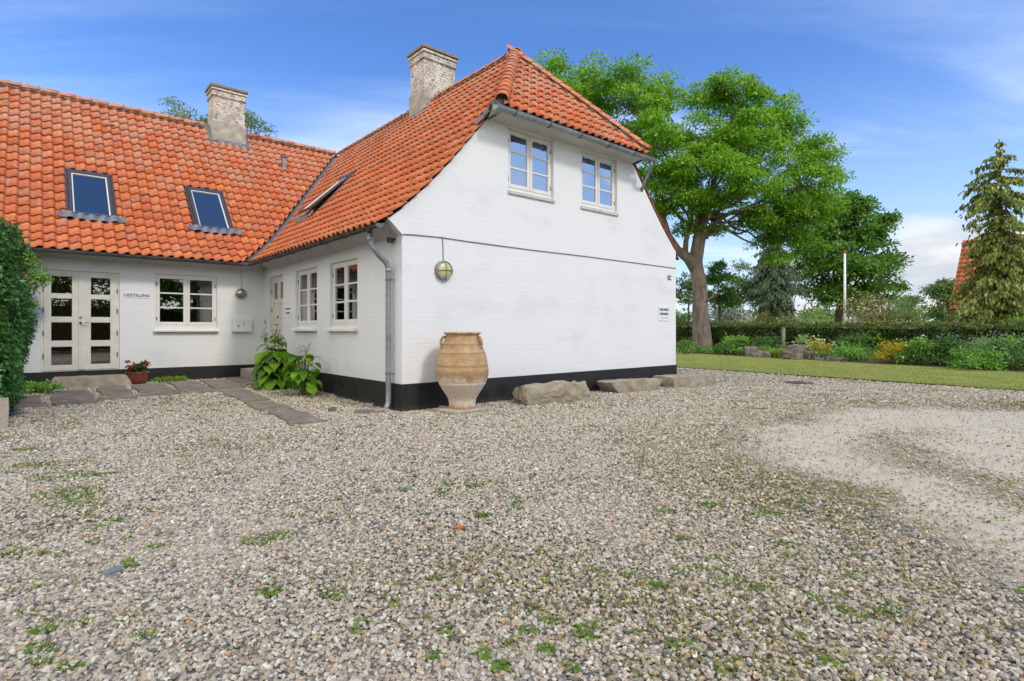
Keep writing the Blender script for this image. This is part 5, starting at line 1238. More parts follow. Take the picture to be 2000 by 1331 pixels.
def tufts():
    """small weeds: dry blades and green blades"""
    rs = np.random.RandomState(9)
    for name, lab, mat, n, hl, wl in (('dry_weeds', 'thin dry grass blades scattered in the gravel', 'dryweed', 190, .055, .0035), ('ground_weeds', 'small green weed leaves scattered in the gravel', 'weed', 330, .028, .010)):
        arrs = []; cnt = 0
        while cnt < n:
            y = rs.uniform(1.95, 9.5) if rs.rand() < .75 else rs.uniform(8.5, 13); x = rs.uniform(-.95 * y, .95 * y)
            if in_house(np.array([x]), np.array([y]), .1)[0] or x > float(lawn_x(y)) - .1: continue
            if math.hypot(x - SC[0], y - SC[1]) < 4.6 and rs.rand() < .93: continue
            dens = mnoise.noise(Vector((x * .9, y * .9, 2)))
            if rs.rand() > .30 + dens * 1.1: continue
            cnt += 1; k = rs.randint(5, 14) if mat == 'dryweed' else rs.randint(8, 26); rad = rs.uniform(.01, .03) if mat == 'dryweed' else rs.uniform(.015, .06)
            a = rs.uniform(0, 2 * PI, k); q = rad * np.sqrt(rs.rand(k)); P = np.stack([x + q * np.cos(a), y + q * np.sin(a) * .6, np.full(k, float(gz(x, y)) + .006)], 1)
            D = np.stack([np.cos(a), np.sin(a), np.full(k, 1.8 if mat == 'dryweed' else .7)], 1) + rs.normal(size=(k, 3)) * .3
            s = rs.uniform(.6, 1.3, k); arrs.append(leaves_arrays(P, D, unit(rs.normal(size=(k, 3)) + 1e-3), hl * s, wl * s, .1))
        o = leaf_obj(name, arrs, mat); props(o, lab, kind='stuff')
tufts()
def rosette(px, py, s, seed, green='weed'):
    s *= .74; q = gpt(px, py, .01); t = empty('weed_plant', (q.x, q.y, float(gz(q.x, q.y)) + .008), seed); rr = random.Random(seed)
    for k in range(rr.randint(5, 9)):
        a = k * 2.4 + rr.uniform(-.3, .3); mb = MB(); vs, fs = big_leaf((math.cos(a) * .008, math.sin(a) * .008, .004), (math.cos(a), math.sin(a), rr.uniform(.3, .8)), s * rr.uniform(.6, 1.1), s * rr.uniform(.28, .4), seed * 10 + k, 1.0)
        mb.add(vs, fs).build('leaf', green, t, smooth=True, recalc=False)
    props(t, 'small green leaf rosette weed growing in the foreground gravel', 'weed', 'rosette weeds in the foreground gravel')
WPX = [(850, 1128, .06), (870, 1230, .075), (1030, 1228, .075), (1072, 1210, .07), (945, 1275, .07), (1070, 1265, .075), (1150, 1245, .07), (1140, 1225, .055), (1310, 1255, .065), (1055, 1075, .05), (845, 1280, .06),
       (980, 1300, .08), (1245, 1235, .045), (1410, 1305, .07), (1345, 1252, .05), (530, 1160, .06), (1620, 1290, .06), (1560, 1240, .065), (1430, 1290, .05), (770, 1175, .055), (690, 1230, .06), (660, 1165, .05), (705, 1210, .055), (1120, 1300, .055)]
for i, (px, py, s) in enumerate(WPX): rosette(px, py, s, i + 1)
def patches():
    """low creeping green patches"""
    arrs = []; rs = np.random.RandomState(4)
    for px, py, w in ((45, 880, .25), (60, 910, .3), (120, 932, .5), (135, 965, .5), (150, 985, .4), (225, 1018, .10), (70, 828, .2), (545, 1048, .22), (505, 1060, .2), (185, 930, .2), (255, 1110, .08), (1460, 765, .3), (1490, 780, .4), (1605, 772, .5), (1640, 765, .4),
                      (1410, 745, .2), (1440, 785, .35), (1560, 790, .3), (1500, 1005, .2), (1535, 1065, .12), (530, 1158, .12), (630, 745, .1), (650, 1165, .1), (1480, 800, .3), (860, 965, .12), (930, 950, .15), (790, 960, .12), (940, 1010, .1), (1010, 985, .1), (1300, 1000, .15), (1390, 990, .2)):
        q = gpt(px, py); k = int(900 * w); a = rs.uniform(0, 2 * PI, k); r = np.sqrt(rs.rand(k)) * w * .5; P = np.stack([q.x + r * np.cos(a), q.y + r * np.sin(a) * .7, np.full(k, float(gz(q.x, q.y)) + .006)], 1)
        D = rs.normal(size=(k, 3)); D[:, 2] = np.abs(D[:, 2]) * .6; arrs.append(leaves_arrays(P, D, unit(np.array([0, 0, 1.]) + rs.normal(size=(k, 3)) * .4), rs.uniform(.012, .03, k), rs.uniform(.005, .010, k)))
    o = leaf_obj('ground_weeds', arrs, 'weed'); props(o, 'low creeping green weed patches in the gravel', kind='stuff')
patches()

MAT['moss'] = mat_leaf('dry_moss', (0.20, 0.14, 0.05), (0.27, 0.24, 0.06), (0.30, 0.36, 0.06), 0.1, 5.0)
def moss():
    rs = np.random.RandomState(14); n = 90000; y = rs.uniform(1.8, 11, n); x = rs.uniform(-1, 1, n) * (.98 * y + .3); k = ~in_house(x, y, .05) & (x < lawn_x(y) - .05); x, y = x[k], y[k]
    gx = np.round(x / .12).astype(int); gy = np.round(y / .12).astype(int); key = gx * 100000 + gy; uq, inv = np.unique(key, return_inverse=True); ux = np.round(uq / 100000.0); uy = uq - ux * 100000
    s_, m_, b_ = masks(ux * .12, uy * .12); w = (np.maximum(m_, b_ * .8))[inv] * (1 - s_[inv]); k = rs.rand(len(x)) < w * .8; x, y = x[k], y[k]; m = 5
    P = np.repeat(np.stack([x, y, gz(x, y) + .004], 1), m, 0); P[:, :2] += rs.normal(size=(len(P), 2)) * .012; D = rs.normal(size=P.shape); D[:, 2] = np.abs(D[:, 2]) * .8 + .2
    o = leaf_obj('ground_moss', [leaves_arrays(P, D, unit(np.array([0, 0, 1.]) + rs.normal(size=P.shape) * .5), rs.uniform(.010, .022, len(P)), rs.uniform(.006, .012, len(P)))], 'moss'); props(o, 'patchy brown and olive moss between the pebbles', kind='stuff')
moss()

# ================================================================== LEFT HEDGE AND ROSE
def left_hedge():
    t = empty('hedge', HL(-5.3, 4.2, 0), TH); props(t, 'tall clipped dark green hedge at the left edge, ending at the wing wall', 'hedge')
    u0, u1, v0, v1, H = -1.6, .92, -2.05, 2.2, 2.62
    mb = MB(); mb.box(u0, u1 - .16, v0 + .16, v1, .0, H - .16); mb.build('hedge_core', 'underlay', t)
    rs = np.random.RandomState(21); P = []; Nn = []
    def face(n, fx, nrm):
        a = rs.rand(n); b = rs.rand(n); p = fx(a, b); P.append(p); Nn.append(np.tile(nrm, (n, 1)))
    face(26000, lambda a, b: np.stack([np.full(len(a), u1), v0 + (v1 - v0) * a, H * b], 1), (1., 0, 0))
    face(9000, lambda a, b: np.stack([u0 + (u1 - u0) * a, np.full(len(a), v0), H * b], 1), (0, -1., 0))
    face(9000, lambda a, b: np.stack([u0 + (u1 - u0) * a, v0 + (v1 - v0) * b, np.full(len(a), H)], 1), (0, 0, 1.))
    P = np.concatenate(P); Nn = np.concatenate(Nn)
    dsp = np.array([mnoise.noise(Vector(p * 1.1)) * .22 + mnoise.noise(Vector(p * 3.7)) * .10 for p in P]) + rs.uniform(-.16, .03, len(P)) - .03
    bell = .14 * np.sin(np.clip(P[:, 2] / H, 0, 1) * PI * .9); P = P + Nn * dsp[:, None] + np.array([1., 0, 0]) * (Nn[:, :1] * bell[:, None])
    P[:, 0] -= np.where(P[:, 2] < .35, (.35 - P[:, 2]) * .35, 0) * (Nn[:, 0] > .5)
    D = Nn * .6 + rs.normal(size=P.shape) * .45; D[:, 2] -= .75; N2 = Nn + np.array([0, 0, .5]) + rs.normal(size=P.shape) * .35; s = rs.uniform(.6, 1.25, len(P))
    leaf_obj('foliage', [leaves_arrays(P, D, unit(N2), .062 * s, .044 * s, .12)], 'lefthedge', t)
    k = rs.randint(0, 26000, 26); leaf_obj('dry_leaf', [leaves_arrays(P[k] + .03 * Nn[k], D[k], unit(N2[k]), .06 * s[k], .045 * s[k])], 'orange_flower', t)
left_hedge()
def rose():
    w = HL(-4.12, 5.95, 0); t = empty('climbing_rose', w); props(t, 'climbing rose with a few pink blooms arching over the glazed door from the hedge', 'rose bush')
    rs = np.random.RandomState(5); cs = [(0, 0, 2.35, .22), (.08, -.03, 2.15, .26), (.02, -.05, 1.95, .22), (.16, -.02, 2.08, .20), (-.10, 0, 1.72, .16), (-.05, -.04, 2.5, .15), (.22, -.04, 2.12, .13), (-.02, 0, 1.62, .12)]
    leaf_obj('foliage', [clump((x, y, z), r, 230, .048, .03, .95, .5, .9, rs, .1) for x, y, z, r in cs], 'shrub', t)
    mb = MB(); mb.tube([(-.25, .1, 0), (-.22, .05, .9), (-.15, 0, 1.7), (.0, 0, 2.2)], [.02, .016, .012, .006], 6); mb.tube([(-.15, 0, 1.7), (.1, -.05, 2.1), (.28, -.06, 2.15)], [.01, .007, .003], 5); mb.build('stem', 'bark2', t)
    for (x, y, z, m_) in ((-.03, -.24, 2.22, 'pink_flower'), (.12, -.26, 2.13, 'orange_flower'), (.04, -.22, 2.17, 'pink_flower'), (.27, -.12, 2.12, 'orange_flower')):
        leaf_obj('flower', [clump((x, y, z), .028, 24, .035, .03, .9, 0, 1, rs, .2)], m_, t)
rose()

# ================================================================== LAWN, BED, HEDGE, BACKGROUND
def sheet(name, poly, z, mat, label, kind='structure', step=None):
    tri = tessellate_polygon([[Vector((x, y, 0)) for x, y in poly]]); mb = MB(); mb.add([(x, y, z) for x, y in poly], tri)
    o = mb.build(name, mat, recalc=False)
    for p in o.data.polygons:
        if p.normal.z < 0: p.flip()
    props(o, label, kind=kind); return o
BED = [(8.0, 31.5), (8.6, 29.2), (9.6, 26.6), (10.6, 24.4), (11.6, 22.6), (12.2, 20.9), (13.0, 19.0), (13.9, 16.4), (15.6, 12.6), (18.5, 7.5)]
def bez(poly, k=4, amp=.06):
    out = []
    for (a, b), (c, d) in zip(poly[:-1], poly[1:]):
        for i in range(k): t_ = i / k; out.append((a + (c - a) * t_ + random.uniform(-amp, amp), b + (d - b) * t_ + random.uniform(-amp, amp)))
    return out + [poly[-1]]
bedline = bez(BED); lawnline = bez(LAWN, 8, .035)
sheet('lawn', lawnline + [(60, -30), (60, 60), (-20, 60), (-20, 30)], .022, 'lawn', 'short mown yellow-green lawn strip between gravel and flower bed')
sheet('flower_bed', bedline + [(40, 2), (40, 36), (9, 40)], .034, 'soil', 'dark soil of the planted bed in front of the hedge')
def blades():
    rs = np.random.RandomState(2); n = 90000; y = 9 + 22 * rs.rand(n) ** 1.25; lx = lawn_x(y); bx = np.interp(y, [p[1] for p in BED][::-1], [p[0] for p in BED][::-1])
    x = lx - .04 + (bx - lx + .1) * rs.rand(n) ** 1.15; k = rs.rand(n) < .08; x[k] = lx[k] + rs.uniform(-.10, .08, k.sum())
    P = np.stack([x, y, np.full(n, .018)], 1); D = rs.normal(size=(n, 3)) * .5; D[:, 2] = 1; s = rs.uniform(.6, 1.3, n)
    o = leaf_obj('grass', [leaves_arrays(P, D, unit(rs.normal(size=(n, 3))), .035 * s, .008 * s, .05)], 'grass'); props(o, 'short grass blades of the mown lawn', kind='stuff')
blades()
HPTS = [(6.0, 36.5), (9.4, 33.0), (12.2, 29.6), (14.6, 26.2), (16.6, 22.8), (18.6, 19.4), (20.8, 15.6), (23.5, 11)]
def back_hedge():
    t = empty('hedge', (14.6, 26.2, 0)); props(t, 'long clipped dark hedge behind the flower bed with lighter young growth on top', 'hedge'); rs = np.random.RandomState(31)
    O = np.array([14.6, 26.2, 0]); core = MB(); A = []; T_ = []
    for (x0, y0), (x1, y1) in zip(HPTS[:-1], HPTS[1:]):
        d = Vector((x1 - x0, y1 - y0, 0)); L = d.length; d.normalize(); nrm = Vector((-d.y, d.x, 0)) * -1
        if nrm.y > 0: nrm = -nrm
        fr = Vector((x0, y0, 0)); w = .45
        c = [fr + nrm * w, fr + d * L + nrm * w, fr + d * L - nrm * w, fr - nrm * w]; h0, h1 = hh(y0) - .16, hh(y1) - .16
        core.add([tuple(Vector(p) - Vector(O)) for p in c] + [(c[0].x - O[0], c[0].y - O[1], h0), (c[1].x - O[0], c[1].y - O[1], h1), (c[2].x - O[0], c[2].y - O[1], h1), (c[3].x - O[0], c[3].y - O[1], h0)], [(0, 1, 5, 4), (1, 2, 6, 5), (2, 3, 7, 6), (3, 0, 4, 7), (4, 5, 6, 7)])
        n = int(1500 * L); a = rs.rand(n); b = rs.rand(n); base = np.array([[x0, y0, 0]]) + a[:, None] * np.array([[x1 - x0, y1 - y0, 0]]); H = hh(base[:, 1])
        top = rs.rand(n) < .30; off = np.where(top, rs.uniform(-.55, .58, n), .55 + rs.uniform(-.2, .10, n)); z = np.where(top, H + rs.uniform(-.08, .06, n), b * H)
        P = base + np.array([[nrm.x, nrm.y, 0]]) * off[:, None]; P[:, 2] = z
        ds = np.array([mnoise.noise(Vector(p * .9)) * .26 + mnoise.noise(Vector(p * 2.6)) * .12 for p in P]); P += np.array([[nrm.x, nrm.y, 0]]) * (ds * ~top)[:, None]; P[:, 2] += ds * top * .7
        D = np.where(top[:, None], np.array([[0, 0, .6]]), np.array([[nrm.x, nrm.y, -.4]])) + rs.normal(size=(n, 3)) * .6
        Nn = np.array([[nrm.x * .6, nrm.y * .6, .8]]) + rs.normal(size=(n, 3)) * .4; s = rs.uniform(.6, 1.3, n)
        k = top & (rs.rand(n) < .55); A.append(leaves_arrays(P[~k] - O, D[~k], unit(Nn[~k]), .10 * s[~k], .065 * s[~k])); T_.append(leaves_arrays(P[k] - O, D[k], unit(Nn[k]), .09 * s[k], .055 * s[k]))
    core.build('hedge_core', 'underlay', t); leaf_obj('foliage', A, 'hedge', t); leaf_obj('young_growth', T_, 'hedgetop', t)
def hh(y): return np.interp(y, [11, 15.6, 19.4, 22.8, 26.2, 29.6, 33, 36.5], [1.28, 1.32, 1.36, 1.40, 1.45, 1.50, 1.54, 1.60])
back_hedge()

# ---- the big ash
def P30(px, py, Y=30.0): return at(px, py, Y)
lob = [(1078, 165, 52, 31), (1130, 190, 78, 30), (1215, 205, 88, 29), (1190, 290, 80, 30), (1290, 205, 52, 30.5), (1300, 290, 92, 28.5), (1372, 205, 56, 31), (1440, 205, 72, 30), (1485, 240, 66, 30.5), (1460, 300, 88, 28),
       (1545, 280, 62, 30.5), (1590, 318, 50, 31), (1560, 370, 76, 29.5), (1450, 365, 66, 27.6), (1370, 350, 84, 27.5), (1320, 395, 52, 28.5), (1290, 360, 60, 29), (1512, 425, 62, 30), (1545, 440, 48, 31), (1515, 478, 26, 31), (1415, 300, 80, 32.5), (1250, 300, 60, 33), (1340, 450, 22, 29.5), (1392, 452, 16, 30), (1345, 405, 48, 28), (1425, 395, 50, 28.2), (1290, 425, 36, 29), (1480, 440, 40, 30), (1560, 435, 60, 30), (1512, 470, 44, 30.5), (1590, 400, 48, 30), (1522, 515, 30, 30.5), (1575, 480, 34, 31), (1620, 360, 34, 30)]
lobes = [(P30(x, y, Y), (r / FPX * Y, r / FPX * Y * 1.0, r / FPX * Y * .82)) for x, y, r, Y in lob]
ab = P30(1373, 686, 30); ab.z = 0
tr = [((ab.x, ab.y, -.3), .62), (P30(1372, 672), .52), (P30(1368, 620), .43), (P30(1367, 560), .37), (P30(1358, 512), .37), (P30(1366, 465), .33), (P30(1372, 420, 30), .26)]
ash = broad_tree('ash_tree', 'large ash tree with a leaning trunk and wide bright green crown behind the house', ab, tr, lobes, 'ash', 'bark', 6.6, 230, .20, .085, sub_r=.85, seed=4, flat=.6, r0=.15)
mb = MB(); q = [P30(x, y, Y) - ab for x, y, Y in ((1362, 530, 30), (1345, 505, 30), (1322, 488, 29.8), (1305, 460, 29.6), (1290, 410, 29.4), (1270, 340, 29))]; mb.tube(q, [.36, .30, .24, .18, .14, .08], 10)
q = [P30(x, y, Y) - ab for x, y, Y in ((1338, 500, 30), (1340, 470, 30), (1350, 430, 30), (1352, 390, 30))]; mb.tube(q, [.17, .14, .11, .07], 8)
q = [P30(x, y, Y) - ab for x, y, Y in ((1374, 462, 30), (1392, 445, 30), (1400, 432, 29.8), (1425, 418, 29.5), (1470, 405, 29.3), (1520, 390, 29.3))]; mb.tube(q, [.22, .18, .14, .09, .06, .04], 8)
q = [P30(x, y, Y) - ab for x, y, Y in ((1396, 440, 30), (1402, 415, 30), (1425, 380, 30), (1450, 330, 30))]; mb.tube(q, [.15, .12, .08, .05], 8)
q = [P30(x, y, Y) - ab for x, y, Y in ((1368, 440, 30), (1385, 400, 30), (1400, 340, 30), (1420, 280, 30))]; mb.tube(q, [.20, .15, .10, .06], 8)
q = [P30(x, y, Y) - ab for x, y, Y in ((1376, 590, 29.7), (1392, 580, 29.6), (1398, 560, 29.5))]; mb.tube(q, [.09, .06, .03], 6)
mb.build('limb', 'bark', ash, smooth=True)
# small sapling crown right behind the trunk
def mtree(name, label, px, Y, blobs, mat, L, W, sub, per, sub_r, seed, trunk_r=.15, bark='bark2', flat=.75, limbs=True, cat='tree'):
    b = at(px, 645, Y); b.z = 0; lb = [(at(x, y, Y + dy), (r / FPX * Y, r / FPX * Y, r / FPX * Y * .9)) for x, y, r, dy in blobs]; tp = lb[0][0]
    return broad_tree(name, label, b, [((b.x, b.y, -.2), trunk_r * 1.3), (tuple(b.lerp(tp, .4)), trunk_r), (tuple(b.lerp(tp, .8)), trunk_r * .7)], lb, mat, bark, sub, per, L, W, sub_r=sub_r, seed=seed, flat=flat, limbs=limbs, r0=trunk_r, cat=cat)
mtree('young_tree', 'young dark green tree with open top just right of the ash trunk', 1412, 33, [(1400, 560, 36, 0), (1405, 530, 20, 0), (1385, 590, 22, 0), (1420, 590, 25, 0)], 'chestnut', .20, .11, 24, 60, .42, 41, .08)
mtree('tree', 'green garden tree to the left of the ash trunk beyond the hedge', 1345, 42, [(1345, 570, 28, 0), (1335, 585, 22, 0), (1352, 545, 14, 0)], 'far', .22, .13, 16, 60, .6, 42, .08)
mtree('tree', 'pale feathery green tree between the ash trunk and the dark spruce', 1440, 46, [(1440, 560, 26, 0), (1455, 590, 26, 0), (1420, 590, 26, 0), (1445, 530, 14, 0), (1470, 570, 16, 0)], 'palefar', .28, .10, 14, 75, .7, 43, .10)
c = at(1510, 645, 44); conifer('spruce_tree', 'dark grey-green spruce with drooping branches between ash and chestnut', (c.x, c.y, 0), 10.6, 3.0, 'spruce', 'bark2', 34, .26, .085, 3, 1.0, .32, 80, z0=.12, pw=.75)
# chestnut
mtree('chestnut_tree', 'dense rounded dark green chestnut tree behind the white flagpole', 1632, 50, [(1655, 470, 62, 0), (1660, 425, 44, 0), (1700, 470, 44, 0), (1610, 480, 48, 0), (1590, 530, 44, 0), (1640, 530, 56, -2), (1700, 530, 52, -1), (1735, 520, 34, 0), (1590, 570, 32, -1), (1640, 575, 30, -2), (1700, 575, 38, -1), (1600, 440, 38, 1), (1745, 560, 22, 0), (1615, 588, 26, -2), (1665, 592, 28, -2), (1570, 500, 30, 0), (1720, 440, 26, 0), (1725, 590, 24, 0), (1660, 408, 30, 0)], 'chestnut', .34, .19, 6.5, 80, 1.0, 44, .3, flat=.6)
mtree('tree', 'dark blue-green rounded tree left of the neighbouring house', 1852, 58, [(1855, 575, 30, 0), (1828, 580, 22, 0), (1870, 590, 30, 0)], 'far', .30, .2, 9, 80, .9, 45, .14)
mtree('tree', 'small distant tree showing above the bushes right of the chestnut', 1772, 60, [(1778, 590, 16, 0), (1760, 600, 14, 0)], 'far', .28, .18, 12, 70, .7, 46, .1)
# conifer on the right in front of the neighbour house
c = at(1958, 645, 24.5); conifer('conifer', 'tall ragged yellow-green conifer at the right edge in front of the red-roofed house', (c.x, c.y, 0), 9.6, 2.15, 'cypress', 'bark2', 30, .20, .09, 7, 1.1, .62, 84, lean=-.15, z0=.09, pw=.62)
# trees above the wing roof
for px, py, r, lab, sd in ((345, 225, 30, 'slender open-crowned tree rising above the wing roof, left of the chimney', 51), (492, 240, 26, 'open-crowned tree rising above the wing roof, right of the chimney', 52), (402, 240, 12, 'small tree top just left of the wing chimney above the ridge', 53)):
    Y = 30; b = at(px, 645, Y); b.z = 0; rr = r / FPX * Y
    lb = [(at(px, py, Y), (rr, rr, rr)), (at(px - r * .4, py + r * .8, Y), (rr, rr, rr)), (at(px + r * .6, py + r * .7, Y), (rr, rr, rr)), (at(px, py + r * 2.2, Y), (rr * 1.3, rr, rr * 1.3))]
    broad_tree('birch_tree', lab, b, [((b.x, b.y, -.2), .2), (tuple(at(px, 420, Y)), .14), (tuple(at(px, py + r, Y)), .05)], lb, 'birch', 'bark2', 22 if r > 20 else 24, 26, .15, .08, sub_r=.34, seed=sd, flat=.9, r0=.12)

# ---- bushes behind the hedge
def bushpx(lab, px, Y, wpx, toppy, mat, n, L, W, seed, flowers=None, cat='bush', nm='bush', group=None):
    b = at(px, 645, Y); h = (CAMZ - (toppy - HOR) / FPX * Y) * (1.08 if nm == 'bush' else .84); r = wpx / 2 / FPX * Y; return shrub(nm, lab, (b.x, b.y, 0), (r, r, h), n, mat, L, W, cat, group, seed, flowers=flowers)
bushpx('elder bush covered in white blossom right of the ash trunk', 1425, 35, 100, 584, 'shrub', 1700, .13, .08, 60, ('white_flower', 900, .12))
bushpx('rose hedge bush with cream blossoms behind the clipped hedge below the flagpole', 1690, 27, 125, 580, 'hedgetop', 2100, .11, .07, 61, ('cream_flower', 620, .065))
bushpx('yellow-green bush with pale tips on the hedge line left of the flagpole', 1560, 33, 90, 606, 'palefar', 1300, .13, .08, 62, ('cream_flower', 160, .06))
bushpx('broad grey-green willow bush right of the flagpole', 1775, 38, 130, 572, 'palefar', 2600, .17, .055, 63)
bushpx('willow bush with narrow leaves left of the neighbouring house', 1808, 40, 80, 582, 'palefar', 1700, .17, .06, 64)
bushpx('dense low green bush directly left of the white neighbour wall', 1826, 36, 50, 598, 'chestnut', 1500, .14, .09, 65)
bushpx('olive bush between spruce foot and flagpole', 1605, 38, 70, 604, 'shrub', 1100, .14, .08, 66)
bushpx('low dark bush under the spruce behind the hedge', 1500, 38, 130, 606, 'hedgetop', 1500, .13, .08, 67)
bushpx('reddish-tipped bush at the foot of the tall conifer', 1935, 24, 70, 612, 'hedgetop', 900, .10, .06, 68)
bushpx('light green bush at the far right foot of the conifer', 1985, 22.5, 80, 608, 'shrub', 800, .10, .06, 69)
# ---- bed plants
bedp = [('lush green shrub just right of the ash trunk in the bed', 1430, 27.5, 78, 652, 'shrub', 1500, .10, .07, 70, None),
        ('loose bellflower clump left of the ash trunk at the house corner', 1338, 27.5, 44, 655, 'shrub', 700, .09, .05, 71, ('pink_flower', 26, .05)),
        ('blue-green leafy mound behind the left bed stones', 1425, 26.3, 52, 668, 'shrub2', 900, .08, .06, 72, None),
        ('lime green mound between the two left bed stones', 1495, 25.0, 34, 675, 'lime', 600, .08, .05, 73, None),
        ('dark leafy perennials in the middle of the bed below the hedge', 1500, 26.6, 110, 650, 'shrub2', 1700, .10, .06, 74, None),
        ('bright lime shrub beside the large grey boulder', 1522, 23.6, 44, 678, 'lime', 700, .08, .05, 75, None),
        ('yellow flowering shrub behind the large grey boulder', 1605, 23.2, 74, 655, 'yellow', 1000, .08, .045, 76, ('white_flower', 60, .07)),
        ('green perennials with white umbels left of the yellow shrub', 1575, 24.4, 60, 650, 'shrub', 1100, .09, .05, 77, ('white_flower', 50, .07)),
        ('tangle of tall green perennials in the centre of the bed', 1670, 22.6, 84, 640, 'shrub2', 1700, .10, .05, 78, None),
        ('vine-like bright leaves climbing up the hedge in the centre', 1705, 23.8, 70, 628, 'lime', 700, .10, .08, 79, None),
        ('green perennial mound left of the golden shrub', 1662, 20.8, 66, 668, 'shrub', 1200, .09, .05, 80, None),
        ('rounded golden yellow shrub at the edge of the lawn', 1748, 19.3, 74, 655, 'yellow', 1700, .07, .04, 81, None),
        ('large green shrub with white umbels right of the golden shrub', 1800, 18.9, 100, 650, 'shrub', 2200, .08, .05, 82, ('white_flower', 40, .06)),
        ('tall blue-green perennials with violet flowers in the right bed', 1860, 18.2, 120, 650, 'shrub2', 2600, .085, .045, 83, ('violet_flower', 60, .045)),
        ('feathery green perennials behind the violet flowers', 1915, 18.8, 110, 640, 'palefar', 1900, .09, .035, 84, None),
        ('wide clump of dark green perennials at the right edge of the bed', 1960, 16.6, 140, 655, 'shrub2', 3000, .08, .045, 85, ('violet_flower', 46, .045)),
        ('low green perennials spilling over the lawn edge at the far right', 1905, 16.4, 110, 676, 'shrub', 2000, .07, .045, 86, None),
        ('tall green stems in front of the hedge at the right edge', 1985, 17.6, 90, 632, 'shrub', 1500, .09, .04, 87, None)]
for lab, px, Y, w, ty, m_, n, L, W, sd, fl in bedp: bushpx(lab, px, Y, w, ty, m_, n, L, W, sd, fl, cat='shrub', nm='bed_shrub')
for (px, py, w, h, lab, sd) in ((1468, 697, 40, 22, 'squared dark grey boulder, leftmost of the bed stones', 1), (1494, 700, 28, 16, 'brown boulder half hidden by lime leaves', 2), (1550, 703, 52, 32, 'largest slanting grey boulder at the lawn edge', 3), (1586, 703, 24, 17, 'small pale pointed boulder right of the largest one', 4), (1602, 706, 18, 7, 'small reddish stone beside the pale pointed boulder', 6), (1640, 707, 50, 12, 'flat wide grey-brown stone at the lawn edge', 5), (1425, 690, 34, 16, 'half-buried dark stone under the shrub near the ash', 7)):
    q = gpt(px, py); s = q.y / FPX; rock('boulder', lab, 'boulder', (q.x, q.y, .02), sd * 1.3, (w * s * .8, w * s * .55, h * s * .85), 40 + sd, 'greystone' if sd != 4 else 'granite', .16, sub=3, sink=.02)
rs_ = random.Random(8)
for k, (px, py) in enumerate(((1345, 686), (1358, 688), (1352, 684), (1395, 688))):
    q = gpt(px, py); rock('rubble', 'pale rubble stone on the mound at the foot of the ash', 'stone', (q.x, q.y, .03), k, (.18, .14, .10), 60 + k, 'kerbstone', .12, 'rubble stones by the ash', sub=2, sink=.0)
arrs = []; by = [p[1] for p in BED][::-1]; bxs = [p[0] for p in BED][::-1]
for _ in range(300):
    y = random.uniform(12.5, 30); x = float(np.interp(y, by, bxs)) + random.uniform(.25, 3.0); h = random.uniform(.12, .42); arrs.append(clump((x, y, h * .55), h * 1.05, 75, .08, .05, .75, .1, .8, rsF, .1))
o = leaf_obj('bed_ground_cover', arrs[::2], 'shrub'); props(o, 'mixed green perennials filling the bed between the shrubs', kind='stuff')
o = leaf_obj('bed_ground_cover', arrs[1::2], 'shrub2'); props(o, 'darker bluish perennials filling the bed between the shrubs', kind='stuff')
# posts and flagpole
for px, Y, top, lab in ((1530, 26.4, 640, 'short grey wooden post in front of the hedge near the spruce'), (1668, 25.2, 618, 'grey wooden post sticking out of the hedge below the flagpole')):
    b = at(px, 645, Y); h = CAMZ - (top - HOR) / FPX * Y; mb = MB(); mb.box(-.07, .07, -.07, .07, 0, h); o = mb.build('wooden_post', 'post', bevel=.015); o.location = (b.x, b.y, 0); props(o, lab, 'post')
b = at(1650, 645, 42); t = empty('flagpole', (b.x, b.y, 0)); props(t, 'white flagpole with a red knob in front of the chestnut tree', 'flagpole'); hp_ = CAMZ + 150 / FPX * 42
MB().tube([(0, 0, 0), (0, 0, hp_)], [.11, .075], 12).build('pole', 'flagpole', t, smooth=True); MB().lathe([(0, 0), (.11, .02), (.14, .10), (.10, .18), (0, .22)], 12, (0, 0, hp_)).build('knob', 'redpaint', t, smooth=True)
